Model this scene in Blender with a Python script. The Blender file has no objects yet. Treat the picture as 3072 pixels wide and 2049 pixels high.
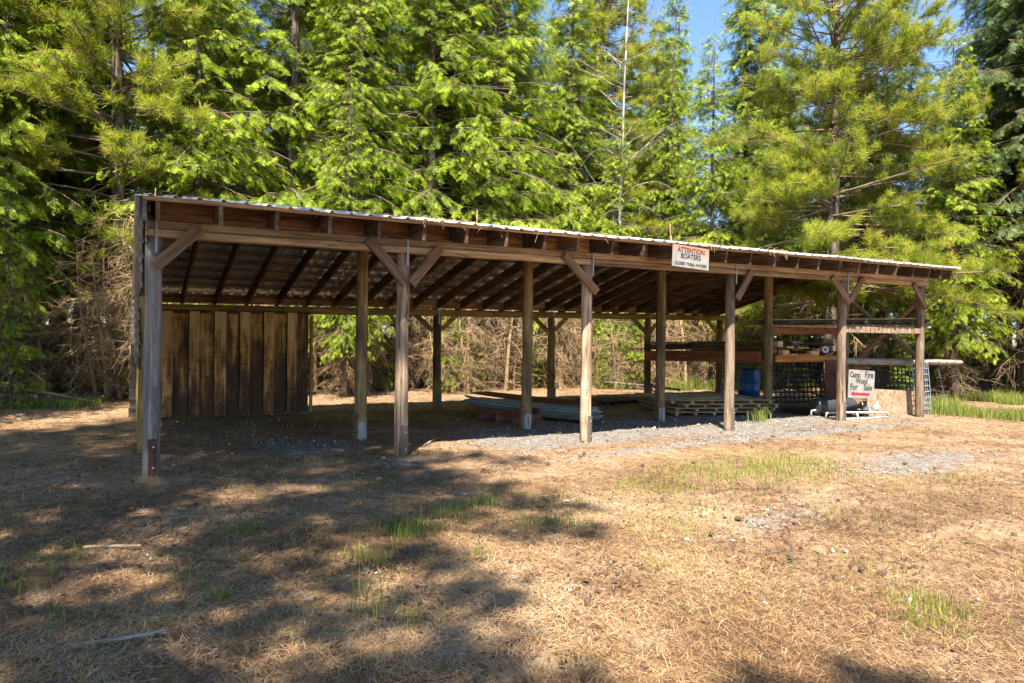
import bpy, math, random
import numpy as np
from mathutils import Vector, Matrix

random.seed(7); RNG = np.random.default_rng(7)
SC = bpy.context.scene
COL = SC.collection
R = math.radians

# ------------------------------------------------------------------ camera
cam_d = bpy.data.cameras.new("camera")
cam = bpy.data.objects.new("camera", cam_d); COL.objects.link(cam)
cam_d.sensor_width = 36.0; cam_d.lens = 23.77
cam_d.clip_start = 0.05; cam_d.clip_end = 1500
fw = Vector((0.49399731, 0.86946159, 0.00178845)).normalized()
rt = Vector((0.86939942, -0.49398486, 0.01111824)).normalized()
up = rt.cross(fw).normalized()
m = Matrix((rt, up, -fw)).transposed().to_4x4()
m.translation = Vector((-0.2394, -8.591, 1.5342))
cam.matrix_world = m
SC.camera = cam

# ------------------------------------------------------------------ light
SUN_EL, SUN_AZ = R(56.5), math.atan2(-0.57, -0.82)     # azimuth measured from +Y towards +X
w = bpy.data.worlds.new("World"); SC.world = w; w.use_nodes = True
nt = w.node_tree
sky = nt.nodes.new('ShaderNodeTexSky'); sky.sky_type = 'NISHITA'; sky.sun_disc = False
sky.sun_elevation = SUN_EL; sky.sun_rotation = SUN_AZ % (2 * math.pi)
sky.air_density = 1.0; sky.dust_density = 0.0; sky.ozone_density = 5.0
nt.links.new(sky.outputs[0], nt.nodes['Background'].inputs[0])
nt.nodes['Background'].inputs[1].default_value = 0.088
sd = bpy.data.lights.new("sun", 'SUN'); sd.energy = 5.0; sd.angle = R(0.5); sd.color = (1.0, 0.93, 0.80)
sun = bpy.data.objects.new("sun", sd); COL.objects.link(sun)
sv = Vector((math.sin(SUN_AZ) * math.cos(SUN_EL), math.cos(SUN_AZ) * math.cos(SUN_EL), math.sin(SUN_EL)))
sun.rotation_euler = sv.to_track_quat('Z', 'Y').to_euler(); sun.location = (-10, -15, 30)
SC.view_settings.view_transform = 'Standard'; SC.view_settings.look = 'None'
SC.view_settings.exposure = 1.88; SC.view_settings.gamma = 1.0
SC.render.engine = 'CYCLES'
SC.cycles.max_bounces = 6; SC.cycles.diffuse_bounces = 3; SC.cycles.transmission_bounces = 3
SC.cycles.transparent_max_bounces = 4

# ------------------------------------------------------------------ helpers
def tag(o, label=None, cat=None, group=None, kind=None):
    if label: o['label'] = label
    if cat: o['category'] = cat
    if group: o['group'] = group
    if kind: o['kind'] = kind
    return o

ROOTINV = {}
def thing(name, label, cat, loc=(0, 0, 0), group=None, rotz=0.0):
    o = bpy.data.objects.new(name, None); COL.objects.link(o)
    o.location = loc; o.rotation_euler = (0, 0, rotz); o.empty_display_size = 0.2
    ROOTINV[o.name] = (Matrix.Translation(Vector(loc)) @ Matrix.Rotation(rotz, 4, 'Z')).inverted()
    return tag(o, label, cat, group)

def dup(root, loc, rotz=0.0, scale=None, label=None, group=None):
    r = root.copy(); COL.objects.link(r); r.location = loc; r.rotation_euler = (0, 0, rotz)
    if scale: r.scale = scale
    if label: r['label'] = label
    if group: r['group'] = group
    for ch in root.children:
        c = ch.copy(); COL.objects.link(c); c.parent = r
        for g in ch.children:
            d = g.copy(); COL.objects.link(d); d.parent = c
    return r

def link_mesh(name, me, mat, parent=None):
    o = bpy.data.objects.new(name, me); COL.objects.link(o)
    if mat is not None: me.materials.append(mat)
    if parent is not None: o.parent = parent
    return o

class MB:
    """collects shapes, then links them as ONE mesh object"""
    def __init__(s): s.v = []; s.f = []
    def add(s, vs, fs):
        b = len(s.v); s.v += [tuple(v) for v in vs]; s.f += [tuple(i + b for i in f) for f in fs]
    def bar(s, p0, p1, w, h, up=(0, 0, 1), bev=0.006, jit=0.0):
        p0 = Vector(p0); p1 = Vector(p1); d = (p1 - p0).normalized(); up = Vector(up)
        side = d.cross(up).normalized(); u = side.cross(d).normalized()
        a, b = w / 2, h / 2; e = min(bev, a * .4, b * .4)
        prof = [(-a + e, -b), (a - e, -b), (a, -b + e), (a, b - e), (a - e, b), (-a + e, b), (-a, b - e), (-a, -b + e)]
        L = (p1 - p0).length; n = 1 if jit == 0 else max(1, int(L / 0.5))
        vs = []
        for k in range(n + 1):
            c = p0.lerp(p1, k / n)
            if jit and 0 < k < n: c = c + side * random.uniform(-jit, jit) + u * random.uniform(-jit, jit)
            vs += [c + side * x + u * y for x, y in prof]
        fs = []
        for k in range(n):
            for i in range(8):
                j = (i + 1) % 8
                fs.append((k * 8 + i, k * 8 + j, (k + 1) * 8 + j, (k + 1) * 8 + i))
        fs.append(tuple(range(7, -1, -1))); fs.append(tuple(n * 8 + i for i in range(8)))
        s.add(vs, fs); return s
    def box(s, x0, x1, y0, y1, z0, z1, bev=0.004):
        return s.bar((x0, (y0 + y1) / 2, (z0 + z1) / 2), (x1, (y0 + y1) / 2, (z0 + z1) / 2), abs(y1 - y0), abs(z1 - z0), bev=bev)
    def tube(s, pts, rad, n=10, rough=0.0, seed=0, caps=True):
        pts = [Vector(p) for p in pts]; N = len(pts)
        rad = rad if hasattr(rad, '__len__') else [rad] * N
        rn = random.Random(seed); lobes = [1 + rough * rn.uniform(-1, 1) for _ in range(n)]
        vs = []
        ref = None
        for k, p in enumerate(pts):
            d = (pts[min(k + 1, N - 1)] - pts[max(k - 1, 0)]).normalized()
            if ref is None: ref = Vector((1, 0, 0)) if abs(d.x) < .9 else Vector((0, 1, 0))
            a = (ref - d * ref.dot(d)).normalized(); b = d.cross(a); ref = a
            for i in range(n):
                t = 2 * math.pi * i / n; r = rad[k] * lobes[i] * (1 + rough * .4 * rn.uniform(-1, 1))
                vs.append(p + a * math.cos(t) * r + b * math.sin(t) * r)
        fs = [(k * n + i, k * n + (i + 1) % n, (k + 1) * n + (i + 1) % n, (k + 1) * n + i) for k in range(N - 1) for i in range(n)]
        if caps: fs.append(tuple(range(n - 1, -1, -1))); fs.append(tuple((N - 1) * n + i for i in range(n)))
        s.add(vs, fs); return s
    def build(s, name, mat, parent=None, smooth=False, label=None):
        vs = s.v
        if parent is not None:
            M = ROOTINV.get(parent.name)
            if M is not None: vs = [tuple(M @ Vector(v)) for v in vs]
        me = bpy.data.meshes.new(name); me.from_pydata(vs, [], s.f); me.update()
        if smooth: me.polygons.foreach_set('use_smooth', [True] * len(me.polygons))
        o = link_mesh(name, me, mat, parent)
        if parent is not None and parent.name in ROOTINV: ROOTINV[o.name] = ROOTINV[parent.name]
        if label: o['label'] = label
        return o

def fastmesh(name, V, F, tint=None, smooth=False):
    """V (n,3) float, F (m,k) int -> mesh, optional per-vertex 'tint' attribute"""
    me = bpy.data.meshes.new(name)
    V = np.asarray(V, np.float32); F = np.asarray(F, np.int32); k = F.shape[1]
    me.vertices.add(len(V)); me.vertices.foreach_set('co', V.ravel())
    me.loops.add(F.size); me.loops.foreach_set('vertex_index', F.ravel())
    me.polygons.add(len(F)); me.polygons.foreach_set('loop_start', np.arange(0, F.size, k, dtype=np.int32))
    if smooth: me.polygons.foreach_set('use_smooth', np.ones(len(F), bool))
    if tint is not None:
        at = me.attributes.new('tint', 'FLOAT', 'POINT'); at.data.foreach_set('value', np.asarray(tint, np.float32))
    me.update(calc_edges=True)
    return me

def norm(a): return a / np.maximum(np.linalg.norm(a, axis=-1, keepdims=True), 1e-9)

def tubes(P, Rr, n=3):
    """P (N,K,3) polylines, Rr (N,K) radii -> verts, quads"""
    N, K, _ = P.shape
    T = np.gradient(P, axis=1); T = norm(T)
    ref = np.where(np.abs(T[..., 2:3]) < .8, np.array([0, 0, 1.]), np.array([1., 0, 0]))
    A = norm(np.cross(T, ref)); B = np.cross(T, A)
    an = np.arange(n) * 2 * math.pi / n
    V = P[:, :, None] + Rr[:, :, None, None] * (A[:, :, None] * np.cos(an)[:, None] + B[:, :, None] * np.sin(an)[:, None])
    idx = np.arange(N * K * n).reshape(N, K, n)
    a = idx[:, :-1]; b = idx[:, 1:]
    F = np.stack([a, np.roll(a, -1, 2), np.roll(b, -1, 2), b], -1).reshape(-1, 4)
    return V.reshape(-1, 3), F

def vn(x, y, seed=0):
    xi = np.floor(x).astype(np.int64); yi = np.floor(y).astype(np.int64); fx = x - xi; fy = y - yi
    fx = fx * fx * (3 - 2 * fx); fy = fy * fy * (3 - 2 * fy)
    def h(a, b):
        n = (a * 374761393 + b * 668265263 + seed * 144665) & 0x7fffffff
        n = ((n ^ (n >> 13)) * 1274126177) & 0x7fffffff
        return ((n ^ (n >> 16)) & 0xffff) / 65535.0
    return (h(xi, yi) * (1 - fx) + h(xi + 1, yi) * fx) * (1 - fy) + (h(xi, yi + 1) * (1 - fx) + h(xi + 1, yi + 1) * fx) * fy
def fbm(x, y, seed=0, o=4):
    s = 0; a = .5; t = 0
    for i in range(o):
        s = s + a * vn(x * 2 ** i, y * 2 ** i, seed + i * 17); t += a; a *= .5
    return s / t

# ------------------------------------------------------------------ materials
def newmat(name):
    m = bpy.data.materials.new(name); m.use_nodes = True
    n = m.node_tree; b = n.nodes['Principled BSDF']
    return m, n, b
def ramp(n, stops, fac=None):
    r = n.nodes.new('ShaderNodeValToRGB'); e = r.color_ramp.elements
    while len(e) < len(stops): e.new(0.5)
    for i, (p, c) in enumerate(stops): e[i].position = p; e[i].color = (c[0], c[1], c[2], 1)
    if fac is not None: n.links.new(fac, r.inputs[0])
    return r
def noise(n, vec, scale, detail=6, rough=.6, dist=0.0):
    t = n.nodes.new('ShaderNodeTexNoise'); t.inputs['Scale'].default_value = scale
    t.inputs['Detail'].default_value = detail; t.inputs['Roughness'].default_value = rough; t.inputs['Distortion'].default_value = dist
    if vec is not None: n.links.new(vec, t.inputs['Vector'])
    return t
def mapping(n, scale, src=None):
    tc = n.nodes.new('ShaderNodeTexCoord'); mp = n.nodes.new('ShaderNodeMapping'); mp.inputs['Scale'].default_value = scale
    n.links.new(src if src is not None else tc.outputs['Object'], mp.inputs['Vector'])
    return mp.outputs[0]
def mixc(n, fac, a, b, mode='MIX'):
    x = n.nodes.new('ShaderNodeMix'); x.data_type = 'RGBA'; x.blend_type = mode
    for s, v in ((0, fac), (6, a), (7, b)):
        if hasattr(v, 'is_linked') or hasattr(v, 'links'): n.links.new(v, x.inputs[s])
        elif s == 0: x.inputs[0].default_value = v
        else: x.inputs[s].default_value = (v[0], v[1], v[2], 1)
    return x.outputs[2]
def math_n(n, op, a, b=None, c=None):
    x = n.nodes.new('ShaderNodeMath'); x.operation = op
    for i, v in enumerate((a, b, c)):
        if v is None: continue
        if hasattr(v, 'links'): n.links.new(v, x.inputs[i])
        else: x.inputs[i].default_value = v
    return x.outputs[0]
def bump(n, b, h, strength=.4, dist=.02):
    x = n.nodes.new('ShaderNodeBump'); x.inputs['Strength'].default_value = strength; x.inputs['Distance'].default_value = dist
    n.links.new(h, x.inputs['Height']); n.links.new(x.outputs[0], b.inputs['Normal'])

def wood(name, stops, axis='z', fine=22, tilt=0.0, rough=.85, stain=None, stain_amt=.5, paint_z=None, jitter=.35, bumpd=.012):
    m, n, b = newmat(name)
    long = .06
    sc = {'x': (long, 1, 1), 'y': (1, long, 1), 'z': (1, 1, long)}[axis]
    src = None
    if tilt:
        tc0 = n.nodes.new('ShaderNodeTexCoord'); rm = n.nodes.new('ShaderNodeMapping'); rm.inputs['Rotation'].default_value = (0, tilt, 0)
        n.links.new(tc0.outputs['Object'], rm.inputs['Vector']); src = rm.outputs[0]
    vec = mapping(n, sc, src)
    oi0 = n.nodes.new('ShaderNodeObjectInfo'); va = n.nodes.new('ShaderNodeVectorMath'); va.operation = 'ADD'
    cx0 = n.nodes.new('ShaderNodeCombineXYZ')
    for i_, kk in enumerate((37.0, 23.0, 51.0)): n.links.new(math_n(n, 'MULTIPLY', oi0.outputs['Random'], kk), cx0.inputs[i_])
    n.links.new(vec, va.inputs[0]); n.links.new(cx0.outputs[0], va.inputs[1]); vec = va.outputs[0]
    g = noise(n, vec, fine, 7, .62, .6)
    g2 = noise(n, vec, fine * 3.7, 3, .6)
    f = math_n(n, 'MULTIPLY_ADD', g2.outputs[0], .35, math_n(n, 'MULTIPLY', g.outputs[0], .75))
    col = ramp(n, stops, f).outputs[0]
    ck = noise(n, mapping(n, {'x': (.02, 1, 1), 'y': (1, .02, 1), 'z': (1, 1, .02)}[axis], src), 13, 3, .5, .3)
    cr = ramp(n, [(.485, (1, 1, 1)), (.497, (.16, .14, .13)), (.503, (.16, .14, .13)), (.515, (1, 1, 1))], ck.outputs[0]).outputs[0]
    col = mixc(n, .85, col, cr, 'MULTIPLY')
    if stain:
        s = noise(n, mapping(n, {'x': (.4, 1, 1), 'y': (1, .4, 1), 'z': (1, 1, .4)}[axis]), 2.3, 4, .6)
        sr = ramp(n, [(.42, (0, 0, 0)), (.62, (1, 1, 1))], s.outputs[0]).outputs[0]
        col = mixc(n, math_n(n, 'MULTIPLY', sr, stain_amt), col, stain)
    oi = n.nodes.new('ShaderNodeObjectInfo')
    k = math_n(n, 'MULTIPLY_ADD', oi.outputs['Random'], jitter * 2, 1 - jitter)
    cc = n.nodes.new('ShaderNodeCombineColor')
    for i in range(3): n.links.new(k, cc.inputs[i])
    col = mixc(n, 1.0, col, cc.outputs[0], 'MULTIPLY')
    if paint_z is not None:
        z0, pc = paint_z
        tc = n.nodes.new('ShaderNodeTexCoord'); sx = n.nodes.new('ShaderNodeSeparateXYZ'); n.links.new(tc.outputs['Object'], sx.inputs[0])
        pn = noise(n, mapping(n, (1, 1, .12)), 30, 4, .6)
        zz = math_n(n, 'MULTIPLY_ADD', pn.outputs[0], .22, sx.outputs['Z'])
        msk = math_n(n, 'LESS_THAN', zz, z0 + .11)
        flake = math_n(n, 'MULTIPLY', msk, ramp(n, [(.38, (0, 0, 0)), (.5, (1, 1, 1))], pn.outputs[0]).outputs[0])
        col = mixc(n, flake, col, pc)
    n.links.new(col, b.inputs['Base Color']); b.inputs['Roughness'].default_value = rough
    b.inputs['Specular IOR Level'].default_value = .25
    bump(n, b, f, .7, bumpd)
    return m

GREY = [(.30, (.035, .026, .020)), (.48, (.16, .13, .11)), (.62, (.27, .235, .205)), (.8, (.42, .38, .34))]
GREYB = [(.33, (.035, .021, .014)), (.45, (.18, .115, .07)), (.56, (.36, .25, .165)), (.75, (.55, .44, .33))]
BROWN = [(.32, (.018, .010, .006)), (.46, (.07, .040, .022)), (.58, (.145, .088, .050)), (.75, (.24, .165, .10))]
WARM = [(.34, (.05, .026, .012)), (.44, (.20, .118, .058)), (.56, (.36, .235, .125)), (.72, (.50, .36, .21))]
OCHRE = [(.30, (.06, .035, .010)), (.46, (.19, .12, .032)), (.62, (.32, .21, .06)), (.8, (.45, .32, .12))]
PALE = [(.30, (.12, .08, .045)), (.48, (.30, .22, .13)), (.62, (.45, .35, .22)), (.8, (.58, .48, .33))]
M = {}
M['post_grey'] = wood('weathered_post', GREYB, 'z', 20, stain=(.05, .04, .035), stain_amt=.5)
M['post_corner'] = wood('silvered_post', GREY, 'z', 20, stain=(.09, .085, .09), stain_amt=.5)
M['post_mid'] = wood('painted_foot_post', [(.3, (.05, .03, .014)), (.48, (.14, .095, .045)), (.62, (.24, .17, .075)), (.8, (.36, .27, .12))], 'z', 18, stain=(.045, .028, .018), stain_amt=.75, paint_z=(.27, (.34, .335, .33)))
M['post_back'] = wood('back_post', OCHRE, 'z', 18, stain=(.045, .028, .015), stain_amt=.8)
M['beam'] = wood('weathered_beam', WARM, 'x', 16, stain=(.12, .09, .07), stain_amt=.45)
M['beam_back'] = wood('log_beam', OCHRE, 'x', 14, stain=(.10, .075, .02), stain_amt=.4)
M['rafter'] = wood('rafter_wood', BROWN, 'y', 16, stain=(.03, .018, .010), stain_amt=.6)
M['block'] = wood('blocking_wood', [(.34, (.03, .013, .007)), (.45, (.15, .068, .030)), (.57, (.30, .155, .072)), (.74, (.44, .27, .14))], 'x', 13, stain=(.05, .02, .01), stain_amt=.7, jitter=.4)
M['purlin'] = wood('purlin_wood', WARM, 'x', 15, stain=(.1, .05, .025), stain_amt=.3)
M['brace'] = wood('brace_wood', [(.34, (.025, .014, .009)), (.46, (.09, .050, .030)), (.58, (.17, .105, .066)), (.75, (.30, .20, .135))], 'x', 15, stain=(.17, .08, .03), stain_amt=.4)
M['brace_up'] = wood('brace_wood_rising', [(.34, (.025, .014, .009)), (.46, (.09, .050, .030)), (.58, (.17, .105, .066)), (.75, (.30, .20, .135))], 'x', 15, R(45), stain=(.17, .08, .03), stain_amt=.4)
M['brace_down'] = wood('brace_wood_falling', [(.34, (.025, .014, .009)), (.46, (.09, .050, .030)), (.58, (.17, .105, .066)), (.75, (.30, .20, .135))], 'x', 15, R(-45), stain=(.17, .08, .03), stain_amt=.4)
M['shelf_beam'] = wood('shelf_beam_wood', [(.3, (.05, .018, .007)), (.46, (.14, .05, .018)), (.62, (.22, .09, .035)), (.8, (.32, .15, .06))], 'y', 12)
M['orange_beam'] = wood('orange_beam_wood', [(.3, (.12, .035, .008)), (.46, (.34, .11, .02)), (.62, (.50, .20, .045)), (.8, (.60, .30, .09))], 'x', 12, jitter=.1)
M['dark_plank'] = wood('dark_plank_wood', [(.3, (.012, .010, .010)), (.48, (.035, .027, .024)), (.62, (.07, .052, .042)), (.8, (.12, .09, .07))], 'x', 16)
M['timber'] = wood('timber_wood', BROWN, 'y', 12, jitter=.3)
M['pale_plank'] = wood('pale_plank_wood', PALE, 'x', 16, jitter=.25)
M['pallet'] = wood('pallet_wood', [(.3, (.10, .06, .03)), (.48, (.27, .18, .09)), (.62, (.42, .30, .16)), (.8, (.55, .42, .25))], 'x', 14, jitter=.2)
M['crib'] = wood('crib_wood', [(.3, (.03, .012, .008)), (.48, (.09, .035, .02)), (.62, (.16, .075, .045)), (.8, (.3, .2, .14))], 'y', 12)
M['offcut'] = wood('offcut_wood', [(.3, (.22, .10, .035)), (.48, (.40, .22, .09)), (.62, (.52, .32, .15)), (.8, (.62, .44, .24))], 'x', 12, jitter=.35)
M['grey_log'] = wood('grey_log_wood', [(.3, (.08, .065, .05)), (.48, (.20, .165, .13)), (.62, (.31, .26, .21)), (.8, (.42, .37, .31))], 'x', 14, jitter=.05)
M['siding'] = wood('siding_wood', [(.30, (.02, .016, .013)), (.48, (.10, .08, .068)), (.62, (.18, .155, .135)), (.8, (.30, .27, .235))], 'y', 14, jitter=.3)
M['siding_x'] = wood('siding_wood_back', [(.30, (.02, .016, .013)), (.48, (.085, .07, .06)), (.62, (.15, .13, .11)), (.8, (.25, .22, .19))], 'x', 14, jitter=.3)
M['stick'] = wood('stick_wood', PALE, 'x', 20, jitter=.1)

def simple(name, col, rough=.6, metal=0.0, var=.25, scale=6, bumpd=0.0, spec=.5):
    m, n, b = newmat(name)
    t = noise(n, mapping(n, (1, 1, 1)), scale, 6, .6)
    c0 = tuple(c * (1 - var) for c in col); c1 = tuple(min(1, c * (1 + var)) for c in col)
    n.links.new(ramp(n, [(.3, c0), (.7, c1)], t.outputs[0]).outputs[0], b.inputs['Base Color'])
    b.inputs['Roughness'].default_value = rough; b.inputs['Metallic'].default_value = metal; b.inputs['Specular IOR Level'].default_value = spec
    if bumpd: bump(n, b, t.outputs[0], .5, bumpd)
    return m
M['rust_plate'] = simple('rusty_plate', (.09, .035, .022), .8, .2, .5, 9)
M['brown_plate'] = simple('brown_plate', (.13, .10, .08), .7, .3, .2, 5)
M['strap'] = simple('galvanised_strap', (.30, .30, .31), .6, .4, .15, 20)
M['bolt'] = simple('bolt_steel', (.6, .6, .6), .35, .8, .1)
M['black'] = simple('sign_black', (.02, .02, .02), .6, 0, .1)
M['dark_red'] = simple('faded_red_brown', (.10, .02, .012), .6, 0, .2)
M['red'] = simple('sign_red', (.42, .015, .02), .5, 0, .1)
M['barrel'] = simple('blue_plastic', (.010, .085, .26), .38, 0, .2, 3)
M['mesh_black'] = simple('dark_mesh_wire', (.018, .02, .024), .6, .3, .3)
M['mesh_galv'] = simple('galvanised_wire', (.36, .40, .45), .45, .5, .2, 12)
M['pipe'] = simple('clay_pipe', (.45, .36, .30), .75, 0, .2, 8)
M['tank'] = simple('dark_tank', (.035, .035, .04), .6, .2, .3, 5)
M['cart'] = simple('chipped_white_paint', (.46, .40, .33), .6, .1, .45, 16)
M['white_plastic'] = simple('white_plastic', (.7, .7, .68), .4, 0, .1)
M['red_brick'] = simple('red_clay', (.35, .10, .06), .8, 0, .3, 9)
M['tin'] = simple('rusty_tin', (.30, .18, .13), .6, .3, .4, 12)
M['teal'] = simple('teal_plastic', (.25, .55, .58), .5, 0, .1)
M['stone'] = simple('pale_stone', (.42, .41, .40), .85, 0, .3, 3)
M['chips'] = simple('bark_chip', (.075, .045, .03), .9, 0, .6, 8)
M['cone'] = simple('cone_scales', (.085, .05, .032), .9, 0, .4, 40)
M['rust_sheet'] = simple('red_brown_sheet', (.13, .035, .022), .55, .2, .35, 4)
M['green_sheet'] = simple('grey_green_sheet', (.27, .26, .22), .5, .2, .35, 3)
M['blue_end'] = simple('pale_blue_sheet_end', (.42, .5, .55), .45, .4, .2, 4)

def galv_roof():
    m, n, b = newmat('galvanised_roofing')
    t = noise(n, mapping(n, (1, .25, 1)), 5, 6, .65); t2 = noise(n, mapping(n, (1, 1, 1)), 34, 3, .5)
    col = ramp(n, [(.3, (.42, .45, .48)), (.5, (.60, .63, .66)), (.7, (.72, .74, .76))], t.outputs[0]).outputs[0]
    rs = ramp(n, [(.60, (0, 0, 0)), (.70, (1, 1, 1))], t2.outputs[0]).outputs[0]
    col = mixc(n, math_n(n, 'MULTIPLY', rs, .6), col, (.22, .12, .07))
    n.links.new(col, b.inputs['Base Color']); b.inputs['Metallic'].default_value = .55; b.inputs['Roughness'].default_value = .42
    bump(n, b, t.outputs[0], .15, .01)
    return m
M['roof'] = galv_roof()

def panel_mat(dark):
    """old brown-stained wall boards: tan wood with dark runs and a damp-darkened foot"""
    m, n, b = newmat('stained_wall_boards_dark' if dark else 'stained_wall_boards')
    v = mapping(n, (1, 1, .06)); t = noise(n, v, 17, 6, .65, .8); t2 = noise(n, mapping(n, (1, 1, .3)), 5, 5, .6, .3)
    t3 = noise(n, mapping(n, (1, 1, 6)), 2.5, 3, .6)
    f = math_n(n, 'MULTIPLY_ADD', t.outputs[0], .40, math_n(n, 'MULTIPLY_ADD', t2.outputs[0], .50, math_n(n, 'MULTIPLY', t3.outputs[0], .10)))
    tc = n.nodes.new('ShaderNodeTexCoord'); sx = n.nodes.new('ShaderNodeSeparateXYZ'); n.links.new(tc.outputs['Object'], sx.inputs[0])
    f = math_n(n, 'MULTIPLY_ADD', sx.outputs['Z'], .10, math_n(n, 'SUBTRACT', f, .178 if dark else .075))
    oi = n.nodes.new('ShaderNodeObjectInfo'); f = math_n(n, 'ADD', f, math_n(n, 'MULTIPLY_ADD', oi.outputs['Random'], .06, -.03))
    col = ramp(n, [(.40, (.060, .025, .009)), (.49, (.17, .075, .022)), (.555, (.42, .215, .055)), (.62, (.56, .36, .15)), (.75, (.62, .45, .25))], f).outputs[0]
    n.links.new(col, b.inputs['Base Color']); b.inputs['Roughness'].default_value = .8; bump(n, b, f, .6, .02)
    return m
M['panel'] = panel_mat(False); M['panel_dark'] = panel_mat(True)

def osb_mat():
    m, n, b = newmat('strand_board')
    v = n.nodes.new('ShaderNodeTexVoronoi'); v.inputs['Scale'].default_value = 26
    t = noise(n, mapping(n, (1, 1, 1)), 7, 2, .5, 2.0)
    n.links.new(mapping(n, (1.0, 1, .35)), v.inputs['Vector'])
    col = mixc(n, .55, ramp(n, [(.2, (.16, .085, .045)), (.5, (.30, .19, .11)), (.8, (.42, .29, .18))], v.outputs['Color']).outputs[0],
               ramp(n, [(.35, (.12, .06, .035)), (.6, (.36, .24, .15))], t.outputs[0]).outputs[0])
    n.links.new(col, b.inputs['Base Color']); b.inputs['Roughness'].default_value = .85
    return m
M['osb'] = osb_mat()
def sign_mat(rusty):
    m, n, b = newmat('sign_face_rusty' if rusty else 'sign_face_white')
    t = noise(n, mapping(n, (1, 1, 1)), 5, 5, .6)
    col = ramp(n, [(.3, (.20, .185, .165)), (.7, (.30, .285, .26))], t.outputs[0]).outputs[0]
    if rusty:
        tc = n.nodes.new('ShaderNodeTexCoord'); sx = n.nodes.new('ShaderNodeSeparateXYZ'); n.links.new(tc.outputs['Object'], sx.inputs[0])
        f = math_n(n, 'MULTIPLY_ADD', t.outputs[0], .35, sx.outputs['Z'])
        rr = ramp(n, [(.20, (0, 0, 0)), (.36, (1, 1, 1))], f).outputs[0]
        col = mixc(n, math_n(n, 'MULTIPLY', rr, .8), col, (.34, .14, .05))
    n.links.new(col, b.inputs['Base Color']); b.inputs['Roughness'].default_value = .5
    return m
M['sign_rusty'] = sign_mat(True); M['sign_white'] = sign_mat(False)

def bark(name, stops, sc=9):
    m, n, b = newmat(name)
    v = n.nodes.new('ShaderNodeTexVoronoi'); v.feature = 'DISTANCE_TO_EDGE'; v.inputs['Scale'].default_value = sc
    mv = mapping(n, (1, 1, .22)); n.links.new(mv, v.inputs['Vector']); t = noise(n, mv, sc * 1.6, 6, .65, .5)
    f = math_n(n, 'MULTIPLY_ADD', v.outputs[0], .9, math_n(n, 'MULTIPLY', t.outputs[0], .75))
    n.links.new(ramp(n, stops, f).outputs[0], b.inputs['Base Color']); b.inputs['Roughness'].default_value = .95
    b.inputs['Specular IOR Level'].default_value = .1
    bump(n, b, f, .9, .05)
    return m
M['bark'] = bark('fir_bark', [(.3, (.03, .022, .018)), (.5, (.13, .10, .08)), (.7, (.24, .19, .155))])
M['bark_pine'] = bark('pine_bark', [(.3, (.025, .016, .013)), (.5, (.11, .08, .062)), (.7, (.24, .185, .145))], 5)
M['bark_birch'] = bark('pale_bark', [(.3, (.09, .075, .06)), (.5, (.27, .24, .20)), (.75, (.42, .385, .33))], 5)
M['deadwood'] = simple('dead_twig', (.30, .205, .115), .95, 0, .65, 1.5, 0, .1)
M['twig'] = simple('live_branch_wood', (.17, .125, .09), .95, 0, .3, 3, 0, .1)

def foliage(name, stops, trans=.5, hue=.12):
    m, n, b = newmat(name)
    at = n.nodes.new('ShaderNodeAttribute'); at.attribute_name = 'tint'
    oi = n.nodes.new('ShaderNodeObjectInfo')
    geo = noise(n, mapping(n, (1, 1, 1)), .8, 3, .5)
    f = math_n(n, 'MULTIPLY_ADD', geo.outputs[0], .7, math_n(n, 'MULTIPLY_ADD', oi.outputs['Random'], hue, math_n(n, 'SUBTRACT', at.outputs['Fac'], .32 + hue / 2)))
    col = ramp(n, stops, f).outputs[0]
    n.links.new(col, b.inputs['Base Color']); b.inputs['Roughness'].default_value = .55; b.inputs['Specular IOR Level'].default_value = .35
    tr = n.nodes.new('ShaderNodeBsdfTranslucent'); mx = n.nodes.new('ShaderNodeMixShader'); mx.inputs[0].default_value = trans
    br = mixc(n, 1.0, col, (1.15, 1.2, .55), 'MULTIPLY'); n.links.new(br, tr.inputs['Color'])
    n.links.new(b.outputs[0], mx.inputs[1]); n.links.new(tr.outputs[0], mx.inputs[2])
    n.links.new(mx.outputs[0], n.nodes['Material Output'].inputs['Surface'])
    return m
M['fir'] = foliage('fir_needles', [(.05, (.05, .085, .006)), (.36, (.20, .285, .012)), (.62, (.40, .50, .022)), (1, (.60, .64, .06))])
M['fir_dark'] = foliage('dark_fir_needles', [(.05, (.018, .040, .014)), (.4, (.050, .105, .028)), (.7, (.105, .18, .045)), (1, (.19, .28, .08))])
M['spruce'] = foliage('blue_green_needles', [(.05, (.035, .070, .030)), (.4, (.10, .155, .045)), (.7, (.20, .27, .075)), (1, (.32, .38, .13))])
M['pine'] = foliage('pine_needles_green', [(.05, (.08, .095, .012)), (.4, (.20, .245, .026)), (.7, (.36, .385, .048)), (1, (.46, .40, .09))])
M['grass'] = foliage('grass_blades', [(.0, (.055, .095, .018)), (.4, (.13, .18, .030)), (.7, (.25, .26, .05)), (1, (.40, .34, .13))], .3, 0)

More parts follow.
